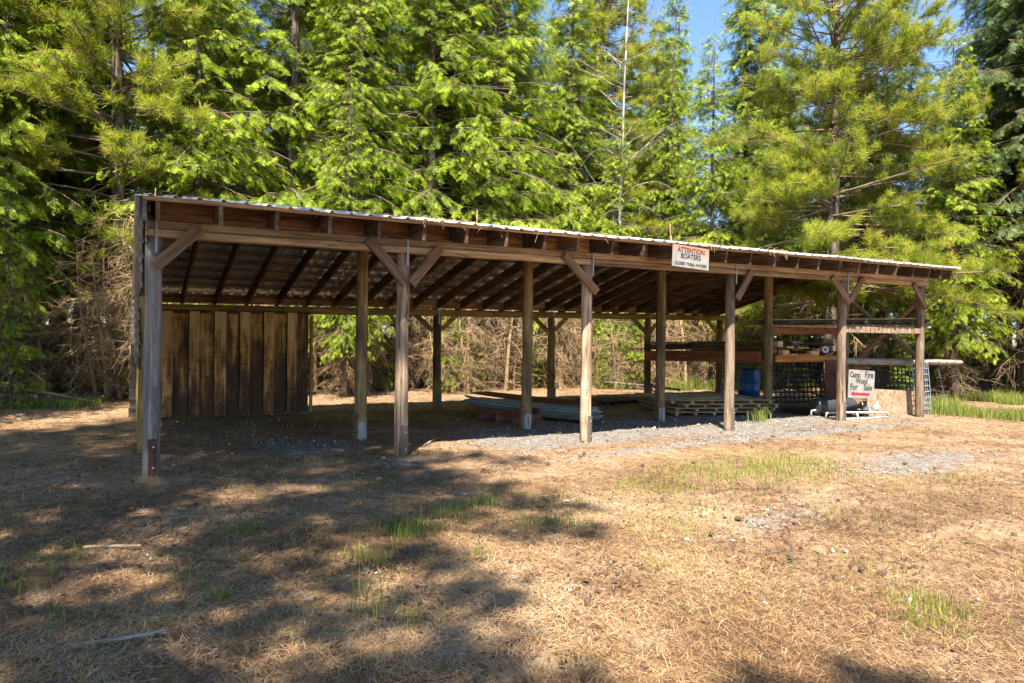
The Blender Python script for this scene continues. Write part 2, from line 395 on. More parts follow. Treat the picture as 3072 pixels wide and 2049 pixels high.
def litter_mat():
    m, n, b = newmat('needle_litter')
    at = n.nodes.new('ShaderNodeAttribute'); at.attribute_name = 'tint'
    col = ramp(n, [(0, (.05, .026, .014)), (.35, (.19, .10, .045)), (.65, (.38, .23, .105)), (1, (.54, .385, .235))], at.outputs['Fac']).outputs[0]
    n.links.new(col, b.inputs['Base Color']); b.inputs['Roughness'].default_value = .7; b.inputs['Specular IOR Level'].default_value = .3
    return m
M['litter'] = litter_mat()
def pebble_mat():
    m, n, b = newmat('gravel_stone')
    at = n.nodes.new('ShaderNodeAttribute'); at.attribute_name = 'tint'
    col = ramp(n, [(0, (.10, .09, .085)), (.5, (.27, .25, .23)), (1, (.52, .49, .45))], at.outputs['Fac']).outputs[0]
    n.links.new(col, b.inputs['Base Color']); b.inputs['Roughness'].default_value = .85
    return m
M['pebble'] = pebble_mat()

def ground_mat():
    m, n, b = newmat('ground_soil')
    at = n.nodes.new('ShaderNodeAttribute'); at.attribute_name = 'tint'   # gravel amount
    tc = n.nodes.new('ShaderNodeTexCoord'); P = tc.outputs['Object']
    big = noise(n, P, .9, 5, .6, .3); mid = noise(n, P, 7, 6, .7, .5); fine = noise(n, P, 45, 5, .75)
    vf = n.nodes.new('ShaderNodeTexVoronoi'); vf.inputs['Scale'].default_value = 60; n.links.new(P, vf.inputs['Vector'])
    f = math_n(n, 'MULTIPLY_ADD', big.outputs[0], .30, math_n(n, 'MULTIPLY_ADD', mid.outputs[0], .40, math_n(n, 'MULTIPLY', fine.outputs[0], .42)))
    lit = ramp(n, [(.38, (.030, .017, .011)), (.48, (.11, .062, .034)), (.56, (.22, .135, .075)), (.64, (.32, .22, .135)), (.76, (.46, .36, .26))], f).outputs[0]
    g2 = math_n(n, 'MULTIPLY_ADD', fine.outputs[0], .6, math_n(n, 'MULTIPLY', mid.outputs[0], .4))
    grv = ramp(n, [(.35, (.07, .06, .053)), (.5, (.18, .157, .138)), (.62, (.29, .26, .23)), (.75, (.44, .41, .37))], g2).outputs[0]
    cell = ramp(n, [(0, (.65, .65, .65)), (1, (1.25, 1.25, 1.25))], vf.outputs['Color']).outputs[0]
    grv = mixc(n, 1.0, grv, cell, 'MULTIPLY')
    msk = math_n(n, 'ADD', at.outputs['Fac'], math_n(n, 'MULTIPLY_ADD', mid.outputs[0], 1.3, -.65))
    msk = ramp(n, [(.4, (0, 0, 0)), (.62, (1, 1, 1))], msk).outputs[0]
    n.links.new(mixc(n, msk, lit, grv), b.inputs['Base Color'])
    b.inputs['Roughness'].default_value = .95; b.inputs['Specular IOR Level'].default_value = .15
    hgt = math_n(n, 'MULTIPLY_ADD', fine.outputs[0], .5, mid.outputs[0])
    bump(n, b, hgt, .8, .03)
    return m
M['ground'] = ground_mat()

# ------------------------------------------------------------------ ground
def gravel_amt(x, y):
    g = np.zeros_like(x)
    def blob(cx, cy, rx, ry, a, rot=0.0):
        c, s_ = math.cos(rot), math.sin(rot); u = (x - cx) * c + (y - cy) * s_; v = -(x - cx) * s_ + (y - cy) * c
        return a * np.exp(-((u / rx) ** 2 + (v / ry) ** 2) * 1.2)
    g = np.maximum(g, blob(9.2, .9, 6.6, 2.1, 1.0))
    g = np.maximum(g, blob(2.2, 1.2, 1.3, 1.8, .75))
    g = np.maximum(g, blob(2.9, -.45, 1.0, .5, .75))
    g = np.maximum(g, blob(9.0, -1.05, 6.5, .30, .95, .035))
    g = np.maximum(g, blob(4.9, -4.5, 2.4, .60, .62, .22))
    g = np.maximum(g, blob(8.8, -3.5, 3.2, .95, .60, .05))
    g = np.maximum(g, blob(5.0, -1.5, 1.8, .6, .5))
    return g + .5 * (fbm(x * .6 + 31, y * .6 + 7, 5) - .5)
def gh(x, y):
    x = np.asarray(x, float); y = np.asarray(y, float)
    h = .07 * (fbm(x * .45, y * .45, 3, 3) - .5) + .035 * (fbm(x * 2.3, y * 2.3, 9, 3) - .5)
    far = np.clip((np.hypot(x - 5, y) - 22) / 30, 0, 3)
    h = h + far * 1.2 * (fbm(x * .05, y * .05, 4, 2) - .35)
    return h + .05 * np.exp(-((x - 9) / 6) ** 2 - ((y + 1.0 - .035 * (x - 9)) / .35) ** 2)
def axis_coords(lo, hi, step, far, grow=1.12):
    a = list(np.arange(lo, hi, step)); s = step
    while a[-1] < far: s *= grow; a.append(a[-1] + s)
    s = step; b = []
    x = lo
    while x > -far: s *= grow; x -= s; b.append(x)
    return np.array(b[::-1] + a)
gx = axis_coords(-4, 18, .07, 420); gy = axis_coords(-8, 12, .07, 420)
GX, GY = np.meshgrid(gx, gy)
near = np.exp(-((np.clip(-4 - GX, 0, None) + np.clip(GX - 18, 0, None)) / 6) ** 2)
GZ = gh(GX, GY) + near * .022 * (vn(GX * 11, GY * 11, 21) - .5)
nx, ny = len(gx), len(gy); I = np.arange(nx * ny).reshape(ny, nx)
F = np.stack([I[:-1, :-1], I[:-1, 1:], I[1:, 1:], I[1:, :-1]], -1).reshape(-1, 4)
me = fastmesh('ground', np.stack([GX, GY, GZ], -1).reshape(-1, 3), F, np.clip(gravel_amt(GX, GY), 0, 1.2).ravel(), True)
tag(link_mesh('ground', me, M['ground']), kind='structure', label='brown needle-covered dirt and grey gravel clearing')
def G(x, y): return float(gh(np.array([x]), np.array([y]))[0])

# camera-distance sampling of points on the ground that the picture can show
CAMP = np.array([-0.24, -8.59])
def scatter(n, dmin, dmax, power=1.0, seed=1, az0=-9, az1=70):
    r = np.random.default_rng(seed)
    d = dmin * (dmax / dmin) ** (r.random(n) ** power)
    a = np.radians(az0 + (az1 - az0) * r.random(n))
    return CAMP[0] + d * np.sin(a), CAMP[1] + d * np.cos(a), d, r

# needle litter (fine dry needles lying on the soil)
x, y, d, r = scatter(330000, 2.6, 24, 1.15, 2)
keep = (r.random(len(x)) > np.clip(gravel_amt(x, y), 0, 1) * .92) & (fbm(x * 1.6, y * 1.6, 44, 3) + .35 * (r.random(len(x)) - .5) > .45)
x, y, d = x[keep], y[keep], d[keep]; n_ = len(x)
L = r.uniform(.05, .13, n_); W = .00065 * (1 + d * .26); a = r.uniform(0, 2 * math.pi, n_) * .35 + r.normal(0, .8, n_)
z = gh(x, y) + .012 + r.uniform(0, .014, n_)
dx, dy = np.cos(a), np.sin(a); bend = r.normal(0, .05, n_)
p0 = np.stack([x, y, z], -1); t = np.stack([dx, dy, r.normal(0, .07, n_)], -1); sdv = np.stack([-dy, dx, np.zeros(n_)], -1)
mid = p0 + t * (L * .5)[:, None] + sdv * (bend * L)[:, None] + np.array([0, 0, .004])
end = p0 + t * L[:, None]
V = np.stack([p0 - sdv * W[:, None], p0 + sdv * W[:, None], mid + sdv * W[:, None] * .9, mid - sdv * W[:, None] * .9, end + sdv * W[:, None] * .4, end - sdv * W[:, None] * .4], 1).reshape(-1, 3)
b6 = (np.arange(n_) * 6)[:, None]
F = np.concatenate([b6 + np.array([[0, 1, 2, 3]]), b6 + np.array([[3, 2, 4, 5]])])
tint = np.repeat(np.clip(r.normal(.43, .28, n_) + 1.2 * (fbm(x * .8, y * .8, 91, 4) - .5), 0, 1), 6)
tag(link_mesh('needle_litter', fastmesh('needle_litter', V, F, tint), M['litter']), 'dry brown pine needles strewn over the whole clearing', 'pine needles', kind='stuff')

# pebbles
x, y, d, r = scatter(60000, 2.8, 24, 1.0, 5)
ga = gravel_amt(x, y)
keep = r.random(len(x)) < np.clip(ga * 1.1 - .30, .03, .8)
x, y, d = x[keep], y[keep], d[keep]; n_ = len(x)
s_ = r.gamma(1.6, .0026, n_) * (1 + d * .045) + .003
T = np.array([[1, 0, 0], [0, 1, 0], [-1, 0, 0], [0, -1, 0], [0, 0, .8], [0, 0, -.8]], float)
V = T[None] * s_[:, None, None] * r.uniform(.6, 1.3, (n_, 6, 1)); ca, sa = np.cos(r.random(n_) * 6.28), np.sin(r.random(n_) * 6.28)
V = np.stack([V[..., 0] * ca[:, None] - V[..., 1] * sa[:, None], V[..., 0] * sa[:, None] + V[..., 1] * ca[:, None], V[..., 2]], -1)
V = V + np.stack([x, y, gh(x, y) + s_ * .3 + .004], -1)[:, None]
TF = np.array([[0, 1, 4], [1, 2, 4], [2, 3, 4], [3, 0, 4], [1, 0, 5], [2, 1, 5], [3, 2, 5], [0, 3, 5]])
F = (np.arange(n_)[:, None, None] * 6 + TF[None]).reshape(-1, 3)
tag(link_mesh('gravel', fastmesh('gravel', V.reshape(-1, 3), F, np.repeat(np.clip(r.normal(.5, .25, n_), 0, 1), 6)), M['pebble']), 'grey and white gravel scattered around the shed', 'gravel', kind='stuff')

# bark chips and dark crumbs
x, y, d, r = scatter(26000, 2.8, 22, 1.0, 15)
keep = fbm(x * 1.1 + 9, y * 1.1, 55, 4) + .3 * (r.random(len(x)) - .5) > .5; x, y, d = x[keep], y[keep], d[keep]; n_ = len(x)
s_ = r.gamma(2.0, .0024, n_) * (1 + d * .03) + .002; a = r.uniform(0, 6.28, n_); q = np.array([[-1, -.5], [.8, -.6], [1.1, .4], [-.7, .6]])
ca, sa = np.cos(a)[:, None], np.sin(a)[:, None]; px_ = q[None, :, 0] * s_[:, None] * r.uniform(.6, 1.4, (n_, 4)); py_ = q[None, :, 1] * s_[:, None] * r.uniform(.6, 1.4, (n_, 4))
VX = px_ * ca - py_ * sa; VY = px_ * sa + py_ * ca; base = (gh(x, y) + .016)[:, None]
top = np.stack([VX + x[:, None], VY + y[:, None], base + s_[:, None] * r.uniform(.1, .7, (n_, 4))], -1); bot = top - np.array([0, 0, .006])
V = np.concatenate([top, bot], 1).reshape(-1, 3); TF = np.array([[0, 1, 2, 3], [7, 6, 5, 4], [0, 4, 5, 1], [1, 5, 6, 2], [2, 6, 7, 3], [3, 7, 4, 0]])
F = (np.arange(n_)[:, None, None] * 8 + TF[None]).reshape(-1, 4)
tag(link_mesh('bark_chips', fastmesh('bark_chips', V, F), M['chips']), 'dark bark crumbs and cone scales scattered over the needles', 'bark chips', kind='stuff')

# grass blades
def blades(x, y, h, wd, r, tint, lean=.35):
    n_ = len(x); a = r.uniform(0, 6.28, n_); ln = r.uniform(.1, 1, n_) * lean * h
    z = gh(x, y); b = r.uniform(0, 6.28, n_)
    sd_ = np.stack([np.cos(b), np.sin(b), np.zeros(n_)], -1) * wd[:, None]
    o = np.stack([x, y, z - .01], -1); dr = np.stack([np.cos(a), np.sin(a), np.zeros(n_)], -1)
    m1 = o + dr * (ln * .25)[:, None]; m1[:, 2] += h * .55
    m2 = o + dr * ln[:, None]; m2[:, 2] += h * (1 - .25 * (ln / h) ** 2 * 2)
    V = np.stack([o - sd_, o + sd_, m1 + sd_ * .8, m1 - sd_ * .8, m2 + sd_ * .15, m2 - sd_ * .15], 1).reshape(-1, 3)
    b6 = (np.arange(n_) * 6)[:, None]
    F = np.concatenate([b6 + np.array([[0, 1, 2, 3]]), b6 + np.array([[3, 2, 4, 5]])])
    return V, F, np.repeat(tint, 6)
def merge(parts):
    V = []; F = []; T = []; o = 0
    for v, f, t in parts: V.append(v); F.append(f + o); T.append(t); o += len(v)
    return np.concatenate(V), np.concatenate(F), np.concatenate(T)
parts = []; r = np.random.default_rng(11)
TUFTS = [  # x, y, radius, blades, height, tint
    (1.75, -3.55, .16, 80, .16, .3), (1.62, -3.35, .22, 50, .14, .3), (2.35, -3.0, .2, 70, .12, .3), (2.7, -2.95, .12, 60, .13, .25), (.62, -2.9, .16, 90, .10, .2),
    (.25, -4.35, .07, 35, .11, .35), (.95, -4.95, .12, 16, .26, .6), (1.1, -5.1, .15, 30, .10, .7), (-.9, -3.6, .25, 40, .13, .4), (-.75, -3.0, .35, 50, .10, .4),
    (1.2, -3.9, .1, 40, .09, .75), (1.3, -4.0, .12, 30, .12, .6), (1.95, -4.3, .06, 18, .12, .5), (3.0, -3.8, .18, 60, .09, .45), (2.7, -3.75, .18, 60, .08, .5),
    (2.2, -3.2, .3, 60, .10, .4), (3.3, -3.0, .5, 120, .07, .55), (4.6, -3.0, .5, 200, .08, .6), (5.9, -2.8, .7, 500, .09, .62), (7.2, -2.7, .7, 450, .09, .65), (6.5, -3.2, .6, 250, .07, .6),
    (3.9, -6.35, .22, 220, .09, .6), (3.6, -6.5, .15, 120, .07, .55), (4.3, -5.9, .25, 60, .06, .65), (3.7, -4.3, .35, 110, .07, .65), (4.4, -4.0, .4, 120, .06, .65), (5.4, -4.6, .3, 60, .06, .7),
    (3.0, -5.0, .12, 80, .05, .6), (.2, -3.4, .4, 40, .09, .35), (.9, -2.2, .5, 40, .1, .35), (2.0, -1.6, .4, 40, .09, .4), (10.72, .72, .16, 34, .26, .5), (6.9, -4.7, .5, 60, .06, .7),
    (-.1, -4.6, .2, 20, .07, .4), (-.55, -4.2, .2, 30, .08, .4), (.1, -3.9, .15, 30, .08, .35), (7.9, -4.2, .6, 80, .05, .7)]
for (cx, cy, rad, nb, h, tt) in TUFTS:
    nb = int(nb * 1.5); h *= 1.15
    x = cx + r.normal(0, rad * .6, nb); y = cy + r.normal(0, rad * .6, nb); D = math.hypot(cx + .24, cy + 8.6)
    parts.append(blades(x, y, h * r.uniform(.4, 1.15, nb), np.full(nb, .0016 + .0004 * D), r, np.clip(tt + r.normal(0, .12, nb), 0, 1)))
x, y, d, r2 = scatter(9000, 3, 22, 1.0, 13)
k = fbm(x * .9, y * .9, 77, 3) > .52; x, y, d = x[k], y[k], d[k]
parts.append(blades(x, y, r2.uniform(.03, .09, len(x)), .0012 + d * .0004, r2, np.clip(r2.normal(.6, .15, len(x)), 0, 1)))
V, F, T_ = merge(parts)
tag(link_mesh('grass_tufts', fastmesh('grass_tufts', V, F, T_), M['grass']), 'sparse green and yellow grass tufts growing through the needles', 'grass', kind='stuff')
# lush grass at the right edge and left edge of the clearing
def meadow(name, label, cx, cy, sx, sy, rot, n_, h, seed, tt):
    r = np.random.default_rng(seed); u = r.uniform(-1, 1, n_) * sx; v = r.uniform(-1, 1, n_) * sy
    x = cx + u * math.cos(rot) - v * math.sin(rot); y = cy + u * math.sin(rot) + v * math.cos(rot)
    hh = h * r.uniform(.4, 1.2, n_) * (.5 + fbm(x * 1.1, y * 1.1, seed, 2))
    k = fbm(x * .7 + 5, y * .7, seed + 3, 4) > .46; x, y, hh = x[k], y[k], hh[k]; n_ = len(x)
    V, F, T_ = blades(x, y, hh, np.full(n_, .006), r, np.clip(tt + r.normal(0, .2, n_), 0, 1))
    return tag(link_mesh(name, fastmesh(name, V, F, T_), M['grass']), label, 'grass', kind='stuff')
meadow('tall_grass', 'lush bright green grass at the right edge of the clearing', 20.2, .4, 4.4, 1.7, .1, 22000, .26, 31, .45)
meadow('forest_edge_grass', 'low green grass under the trees left of the shed', -3.6, 9.9, 2.9, .9, -.1, 9000, .16, 33, .42)
meadow('undergrowth', 'green undergrowth seen through the right bays behind the shed', 17.5, 8.6, 3.6, 1.2, -.25, 7000, .45, 35, .4)

# ------------------------------------------------------------------ shed
shed = thing('pole_shed', 'long open-fronted pole shed with weathered timber posts and corrugated metal roof', 'shed', (0, 0, 0))
PX = [0, 2.95, 5.98, 9.12, 12.30, 15.07]
def zf(x): return 2.67 + .0145 * x       # underside of the front beam
def zb(x): return 2.04 + .0145 * x       # underside of the back beam
YB = 5.86; YM = 1.8
YR = 1.8                                     # the ridge stands over the middle row of posts
def zr(x, y):                                # rafter underside: short front slope, long back slope
    y = np.asarray(y, float)
    z = 2.765 + .0145 * x + np.where(y < YR, .185 * (y + .65), .185 * (YR + .65) - .245 * (y - YR))
    return float(z) if z.ndim == 0 else z
def post(px, py, top, r, mat, seed, lean=0.0, n=14):
    rn = random.Random(seed); k = 9
    pts = [(px + lean * i / k + rn.uniform(-.006, .006), py + rn.uniform(-.006, .006), -.25 + (top + .25) * i / k) for i in range(k + 1)]
    rr = [r * (1.05 - .08 * i / k) for i in range(k + 1)]
    b = MB(); b.tube(pts, rr, n, .045, seed)
    return b.build('post', mat, shed, True)
for i, px in enumerate(PX):
    corner = i == 0
    p = post(px, 0, zf(px) + (.05 if i else .10), .087, M['post_corner'] if corner else M['post_grey'], 10 + i)
    if corner: p['label'] = 'silver-grey corner post with a rusty red foot plate'
    # curved steel foot plate on the right-hand front of the post
    b = MB(); hp = .42; a0, a1 = R(-110), R(-45) if not corner else R(-55); rr = .096
    for k in range(6):
        ta, tb = a0 + (a1 - a0) * k / 6, a0 + (a1 - a0) * (k + 1) / 6
        q = []
        for rad in (rr, rr + .004):
            for tt, zz in ((ta, -.05), (tb, -.05), (tb, hp), (ta, hp)): q.append((px + math.cos(tt) * rad, math.sin(tt) * rad, zz))
        b.add(q, [(0, 3, 2, 1), (4, 5, 6, 7), (0, 1, 5, 4), (2, 3, 7, 6), (1, 2, 6, 5), (3, 0, 4, 7)])
    if i < 5:
        pl = b.build('foot_plate', M['rust_plate'] if corner else M['brown_plate'], p)
        for zz in (.10, .33):
            t = a0 + (a1 - a0) * .55
            MB().tube([(px + math.cos(t) * .092, math.sin(t) * .092, zz), (px + math.cos(t) * .112, math.sin(t) * .112, zz)], .011, 8).build('bolt', M['bolt'], p)
    # galvanised strap over the beam
    if i in (0, 1, 2, 3, 4):
        MB().box(px + .012, px + .036, -.122, -.112, zf(px) - .18, zf(px) + .17, .001).build('strap', M['strap'], p)
for i, px in enumerate(PX[:5]):
    p = post(px + (-.02 if i == 0 else 0), YM, zr(px, YM) + .02, .095 if i else .09, M['post_mid'] if i else M['post_back'], 30 + i)
    if i: MB().bar((px - .115, YM - .03, -.1), (px - .115, YM - .03, .42), .035, .12, (0, 1, 0)).build('foot_board', M['brace'], p)
post(PX[5], YM, zr(15.07, YM) - .02, .085, M['post_grey'], 39)
for i, px in enumerate(PX):
    p = post(px, YB, zb(px) + (.08 if 0 < i < 5 else 0), .093, M['post_back'], 50 + i)
    MB().bar((px + .02, YB - .099, -.1), (px + .02, YB - .099, .40), .13, .012, (0, 1, 0)).build('foot_plate', M['brown_plate'], p)
    if 1 < i < 5: MB().box(px - .02, px + .02, YB - .115, YB - .105, zb(px) - .18, zb(px) + .15, .001).build('strap', M['strap'], p)

# front beam: two stacked timbers with a crack between them, joined over the posts
def beam(x0, x1, y, zfun, dz0, h, wd, mat, bow=.004, nm='front_beam'):
    b = MB(); n = max(4, int((x1 - x0) / .6)); prev = None
    vs = []; fs = []
    prof = [(-wd / 2 + .012, 0), (wd / 2 - .012, 0), (wd / 2, .012), (wd / 2, h - .012), (wd / 2 - .012, h), (-wd / 2 + .012, h), (-wd / 2, h - .012), (-wd / 2, .012)]
    for k in range(n + 1):
        x = x0 + (x1 - x0) * k / n; jy = random.uniform(-bow, bow); jz = random.uniform(-bow, bow)
        for a, c in prof: vs.append((x, y + a + jy, zfun(x) + dz0 + c + jz))
    for k in range(n):
        for i in range(8): j = (i + 1) % 8; fs.append((k * 8 + i, (k + 1) * 8 + i, (k + 1) * 8 + j, k * 8 + j))
    fs.append(tuple(range(8))); fs.append(tuple(n * 8 + i for i in range(7, -1, -1)))
    b.add(vs, fs); return b.build(nm, mat, shed)
for (xa, xb) in ((-.06, 5.98), (5.985, 12.3), (12.305, 15.17)):
    beam(xa, xb, -.035, zf, 0, .088, .15, M['beam']); beam(xa, xb, -.035, zf, .093, .09, .145, M['beam'])
# back beam is a round log
b = MB()
for (xa, xb) in ((-.1, 7.4), (7.41, 15.25)):
    n = 12; b = MB(); b.tube([(xa + (xb - xa) * k / n, YB - .02 + random.uniform(-.006, .006), zb(xa + (xb - xa) * k / n) + .075) for k in range(n + 1)], .078, 12, .03, 3)
    b.build('back_beam', M['beam_back'], shed, True)
# rafters
rx = [.03 + .592 * k for k in range(25)] + [14.66, 15.07]
RH = .20
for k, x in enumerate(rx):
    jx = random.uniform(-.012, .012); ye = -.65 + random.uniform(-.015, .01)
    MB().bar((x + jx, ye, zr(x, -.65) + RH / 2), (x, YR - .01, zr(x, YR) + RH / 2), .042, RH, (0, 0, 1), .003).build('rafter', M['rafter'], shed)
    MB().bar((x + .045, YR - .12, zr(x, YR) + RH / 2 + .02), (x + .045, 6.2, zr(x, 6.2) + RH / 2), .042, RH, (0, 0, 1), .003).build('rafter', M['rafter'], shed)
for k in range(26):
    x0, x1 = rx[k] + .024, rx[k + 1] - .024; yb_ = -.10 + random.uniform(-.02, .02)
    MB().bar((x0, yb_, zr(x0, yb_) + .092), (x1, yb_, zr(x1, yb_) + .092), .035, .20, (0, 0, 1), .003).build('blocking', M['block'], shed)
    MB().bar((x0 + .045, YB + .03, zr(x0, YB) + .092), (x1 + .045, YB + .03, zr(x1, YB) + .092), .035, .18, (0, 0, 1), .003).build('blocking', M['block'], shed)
# purlins
MB().bar((-.12, -.655, zr(0, -.65) + .225), (7.6, -.655, zr(7.6, -.65) + .225), .035, .05, (0, 0, 1), .003).build('eave_board', M['purlin'], shed)
MB().bar((7.605, -.655, zr(7.6, -.65) + .225), (15.2, -.655, zr(15.2, -.65) + .225), .035, .05, (0, 0, 1), .003).build('eave_board', M['purlin'], shed)
for k, y in enumerate([-.2, .3, .8, 1.3, 1.70, 1.98, 2.42, 2.86, 3.30, 3.74, 4.18, 4.62, 5.06, 5.50, 6.1]):
    for (xa, xb) in ((-.12, 5.2 + (k % 3) * .6), (5.205 + (k % 3) * .6, 10.6 - (k % 2) * .6), (10.605 - (k % 2) * .6, 15.2)):
        MB().bar((xa, y, zr(xa, y) + RH + .024), (xb, y, zr(xb, y) + RH + .024), .10, .034, (0, 0, 1), .003).build('purlin', M['purlin'], shed)
# corrugated roof sheets
def roof_sheet(x0, x1, y0, y1, dz):
    """one ribbed sheet, 0.6 mm look kept as a thin closed shell"""
    per = .232; step = per / 12; xs = np.arange(x0, x1 + 1e-6, step); ys = np.linspace(y0, y1, 9)
    ph = (xs % per) / per
    rib = np.interp(ph, [0, .64, .72, .80, .92, 1], [0, 0, .026, .026, 0, 0])
    rr = np.random.default_rng(int(abs(x0) * 10) + int(abs(y0) * 7) + 3); rows = []
    for j, y in enumerate(ys):
        wob = .005 * np.sin(xs * 3.1 + y) + (.012 * rr.random(len(xs)) * 0 + .006 * rr.standard_normal() if j in (0, 8) else 0)
        wav = .010 * (vn(xs * 4.3, xs * 0 + y0 * 5, 8) - .5) if j == 0 else 0
        rows.append(np.stack([xs, np.full_like(xs, y), 2.765 + RH + .046 + dz + .0145 * xs + (zr(0, y) - 2.765) + rib + wob + wav], -1))
    top = np.stack(rows, 0); bot = top - np.array([0, 0, .004])
    V = np.concatenate([top.reshape(-1, 3), bot.reshape(-1, 3)]); ny_, nx_ = top.shape[:2]; I = np.arange(ny_ * nx_).reshape(ny_, nx_)
    q = np.stack([I[:-1, :-1], I[:-1, 1:], I[1:, 1:], I[1:, :-1]], -1).reshape(-1, 4); off = ny_ * nx_; e = []
    e.append(np.stack([I[0, :-1], I[0, :-1] + off, I[0, 1:] + off, I[0, 1:]], -1)); e.append(np.stack([I[-1, :-1], I[-1, 1:], I[-1, 1:] + off, I[-1, :-1] + off], -1))
    e.append(np.stack([I[:-1, 0], I[1:, 0], I[1:, 0] + off, I[:-1, 0] + off], -1)); e.append(np.stack([I[:-1, -1], I[:-1, -1] + off, I[1:, -1] + off, I[1:, -1]], -1))
    me = fastmesh('roof_sheet', V, np.concatenate([q, q[:, ::-1] + off] + e)); return link_mesh('roof_sheet', me, M['roof'], shed)
xs_ = -.18; k = 0
while xs_ < 15.2:
    xe = min(xs_ + 1.16, 15.46); roof_sheet(xs_, xe, -.72 - .016 * (k % 2) - .01 * (k % 3), YR + .02, .004 + .006 * (k % 2)); roof_sheet(xs_, xe, YR - .02, 6.32, .010 + .006 * (k % 2)); xs_ = xe - .14 if xe < 15.4 else 99; k += 1
# needles caught on the roof edge
r = np.random.default_rng(61); n_ = 420; cx = np.concatenate([r.uniform(0, 15.2, 140), r.normal(7.9, .12, 70), r.normal(3.3, .2, 60), r.normal(9.6, .1, 40), r.normal(13.0, .35, 60), r.normal(5.2, .5, 50)])
z0 = 2.765 + RH + .06 + .0145 * cx; o = np.stack([cx, np.full(n_, -.745) + r.uniform(-.01, .3, n_), z0 + .03], -1); o[:, 2] += .185 * (o[:, 1] + .65); dr = norm(r.normal(0, 1, (n_, 3)) * np.array([1, .6, .5]) + np.array([0, -.5, -.15])); l = r.uniform(.05, .16, n_)
P = o[:, None] + dr[:, None] * (l[:, None] * np.linspace(0, 1, 3))[..., None]; P[..., 2] -= l[:, None] * .5 * np.linspace(0, 1, 3) ** 2
V, F = tubes(P, np.full((n_, 3), .0022), 3)
tag(link_mesh('roof_needles', fastmesh('roof_needles', V, F, np.full(len(V), .8)), M['litter']), 'dry needles caught along the edge of the metal roof', 'pine needles', kind='stuff')
# braces
def brace(p0, p1, y, wd=.13, th=.045, mat='brace'):
    # cut level at the upper end: an extra little overlap onto the beam
    return MB().bar((p0[0], y, p0[1]), (p1[0], y, p1[1]), th, wd, (0, 0, 1), .004).build('brace', M[mat if mat != 'brace' else ('brace_up' if (p1[0] - p0[0]) * (p1[1] - p0[1]) > 0 else 'brace_down')], shed)
yf = -.147
brace((2.93, 2.30), (2.43, 2.84), yf); brace((3.01, 2.30), (3.42, 2.80), yf - .004)
brace((.02, 2.34), (.47, 2.80), yf)
brace((5.44, 2.86), (6.06, 2.33), yf)
brace((9.13, 2.36), (9.50, 2.86), yf)
brace((11.78, 2.90), (12.33, 2.40), yf); brace((12.34, 2.44), (12.76, 2.93), yf - .004)
brace((14.55, 2.90), (15.02, 2.40), yf)
for px, s1, s2 in ((5.98, 1, 1), (9.12, 1, 1), (12.30, 1, 1), (15.07, 1, 0), (2.95, 0, 0)):
    if s1: brace((px - .55, zb(px) + .02), (px - .12, zb(px) - .34), YB - .02, .10, .06, 'beam_back')
    if s2: brace((px + .45, zb(px) + .02), (px + .10, zb(px) - .30), YB - .02, .10, .06, 'beam_back')
# cross bracing of the right end wall
MB().bar((15.16, .05, 2.62), (15.16, 1.80, .98), .05, .17, (1, 0, 0), .004).build('cross_brace', M['brace'], shed)
MB().bar((15.22, 1.85, 2.72), (15.22, .02, 1.22), .05, .17, (1, 0, 0), .004).build('cross_brace', M['brace'], shed)
# rails carrying the upper rack
MB().bar((12.33, -.03, 1.875), (15.12, -.03, 1.895), .05, .125).build('rack_rail', M['post_grey'], shed)
MB().bar((12.36, YM - .03, 1.86), (15.02, YM - .03, 1.91), .05, .15).build('rack_rail', M['shelf_beam'], shed)
# heavy beams of the lower shelf
MB().bar((12.24, 1.95, 1.275), (12.24, 5.82, 1.22), .09, .27).build('shelf_beam', M['shelf_beam'], shed)
MB().bar((12.42, YM - .1, 1.24), (15.0, YM - .1, 1.235), .06, .15).build('shelf_beam', M['orange_beam'], shed, label='bright orange-brown shelf beam')
MB().bar((15.0, 1.95, 1.28), (15.0, 5.8, 1.22), .09, .27).build('shelf_beam', M['shelf_beam'], shed)
MB().bar((12.3, 4.0, 1.24), (15.0, 4.0, 1.24), .06, .15).build('shelf_beam', M['shelf_beam'], shed)
for k, yy in enumerate((2.05, 2.35, 2.65, 2.95, 3.25, 3.55)):
    MB().bar((12.33, yy, 1.34), (14.94, yy, 1.34), .27, .03).build('shelf_board', M['dark_plank'], shed)
# back wall boards (alternately raised and recessed), and its outer lapped siding
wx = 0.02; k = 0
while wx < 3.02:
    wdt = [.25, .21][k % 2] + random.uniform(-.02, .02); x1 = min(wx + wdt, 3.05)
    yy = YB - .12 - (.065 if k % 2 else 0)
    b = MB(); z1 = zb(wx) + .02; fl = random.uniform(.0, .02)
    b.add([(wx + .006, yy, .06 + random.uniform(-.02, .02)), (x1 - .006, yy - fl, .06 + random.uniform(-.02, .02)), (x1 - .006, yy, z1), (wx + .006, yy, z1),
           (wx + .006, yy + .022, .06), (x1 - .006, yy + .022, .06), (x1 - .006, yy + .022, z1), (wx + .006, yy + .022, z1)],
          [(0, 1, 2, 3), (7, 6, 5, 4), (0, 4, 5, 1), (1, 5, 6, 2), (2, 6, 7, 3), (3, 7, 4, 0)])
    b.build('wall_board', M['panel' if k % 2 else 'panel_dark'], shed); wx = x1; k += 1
MB().bar((-.05, YB - .15, 2.05), (3.07, YB - .15, 2.10), .05, .06).build('nailer', M['rafter'], shed)
MB().bar((3.085, YB - .14, .05), (3.085, YB - .14, 2.05), .05, .09, (0, 1, 0)).build('wall_edge_board', M['beam_back'], shed)
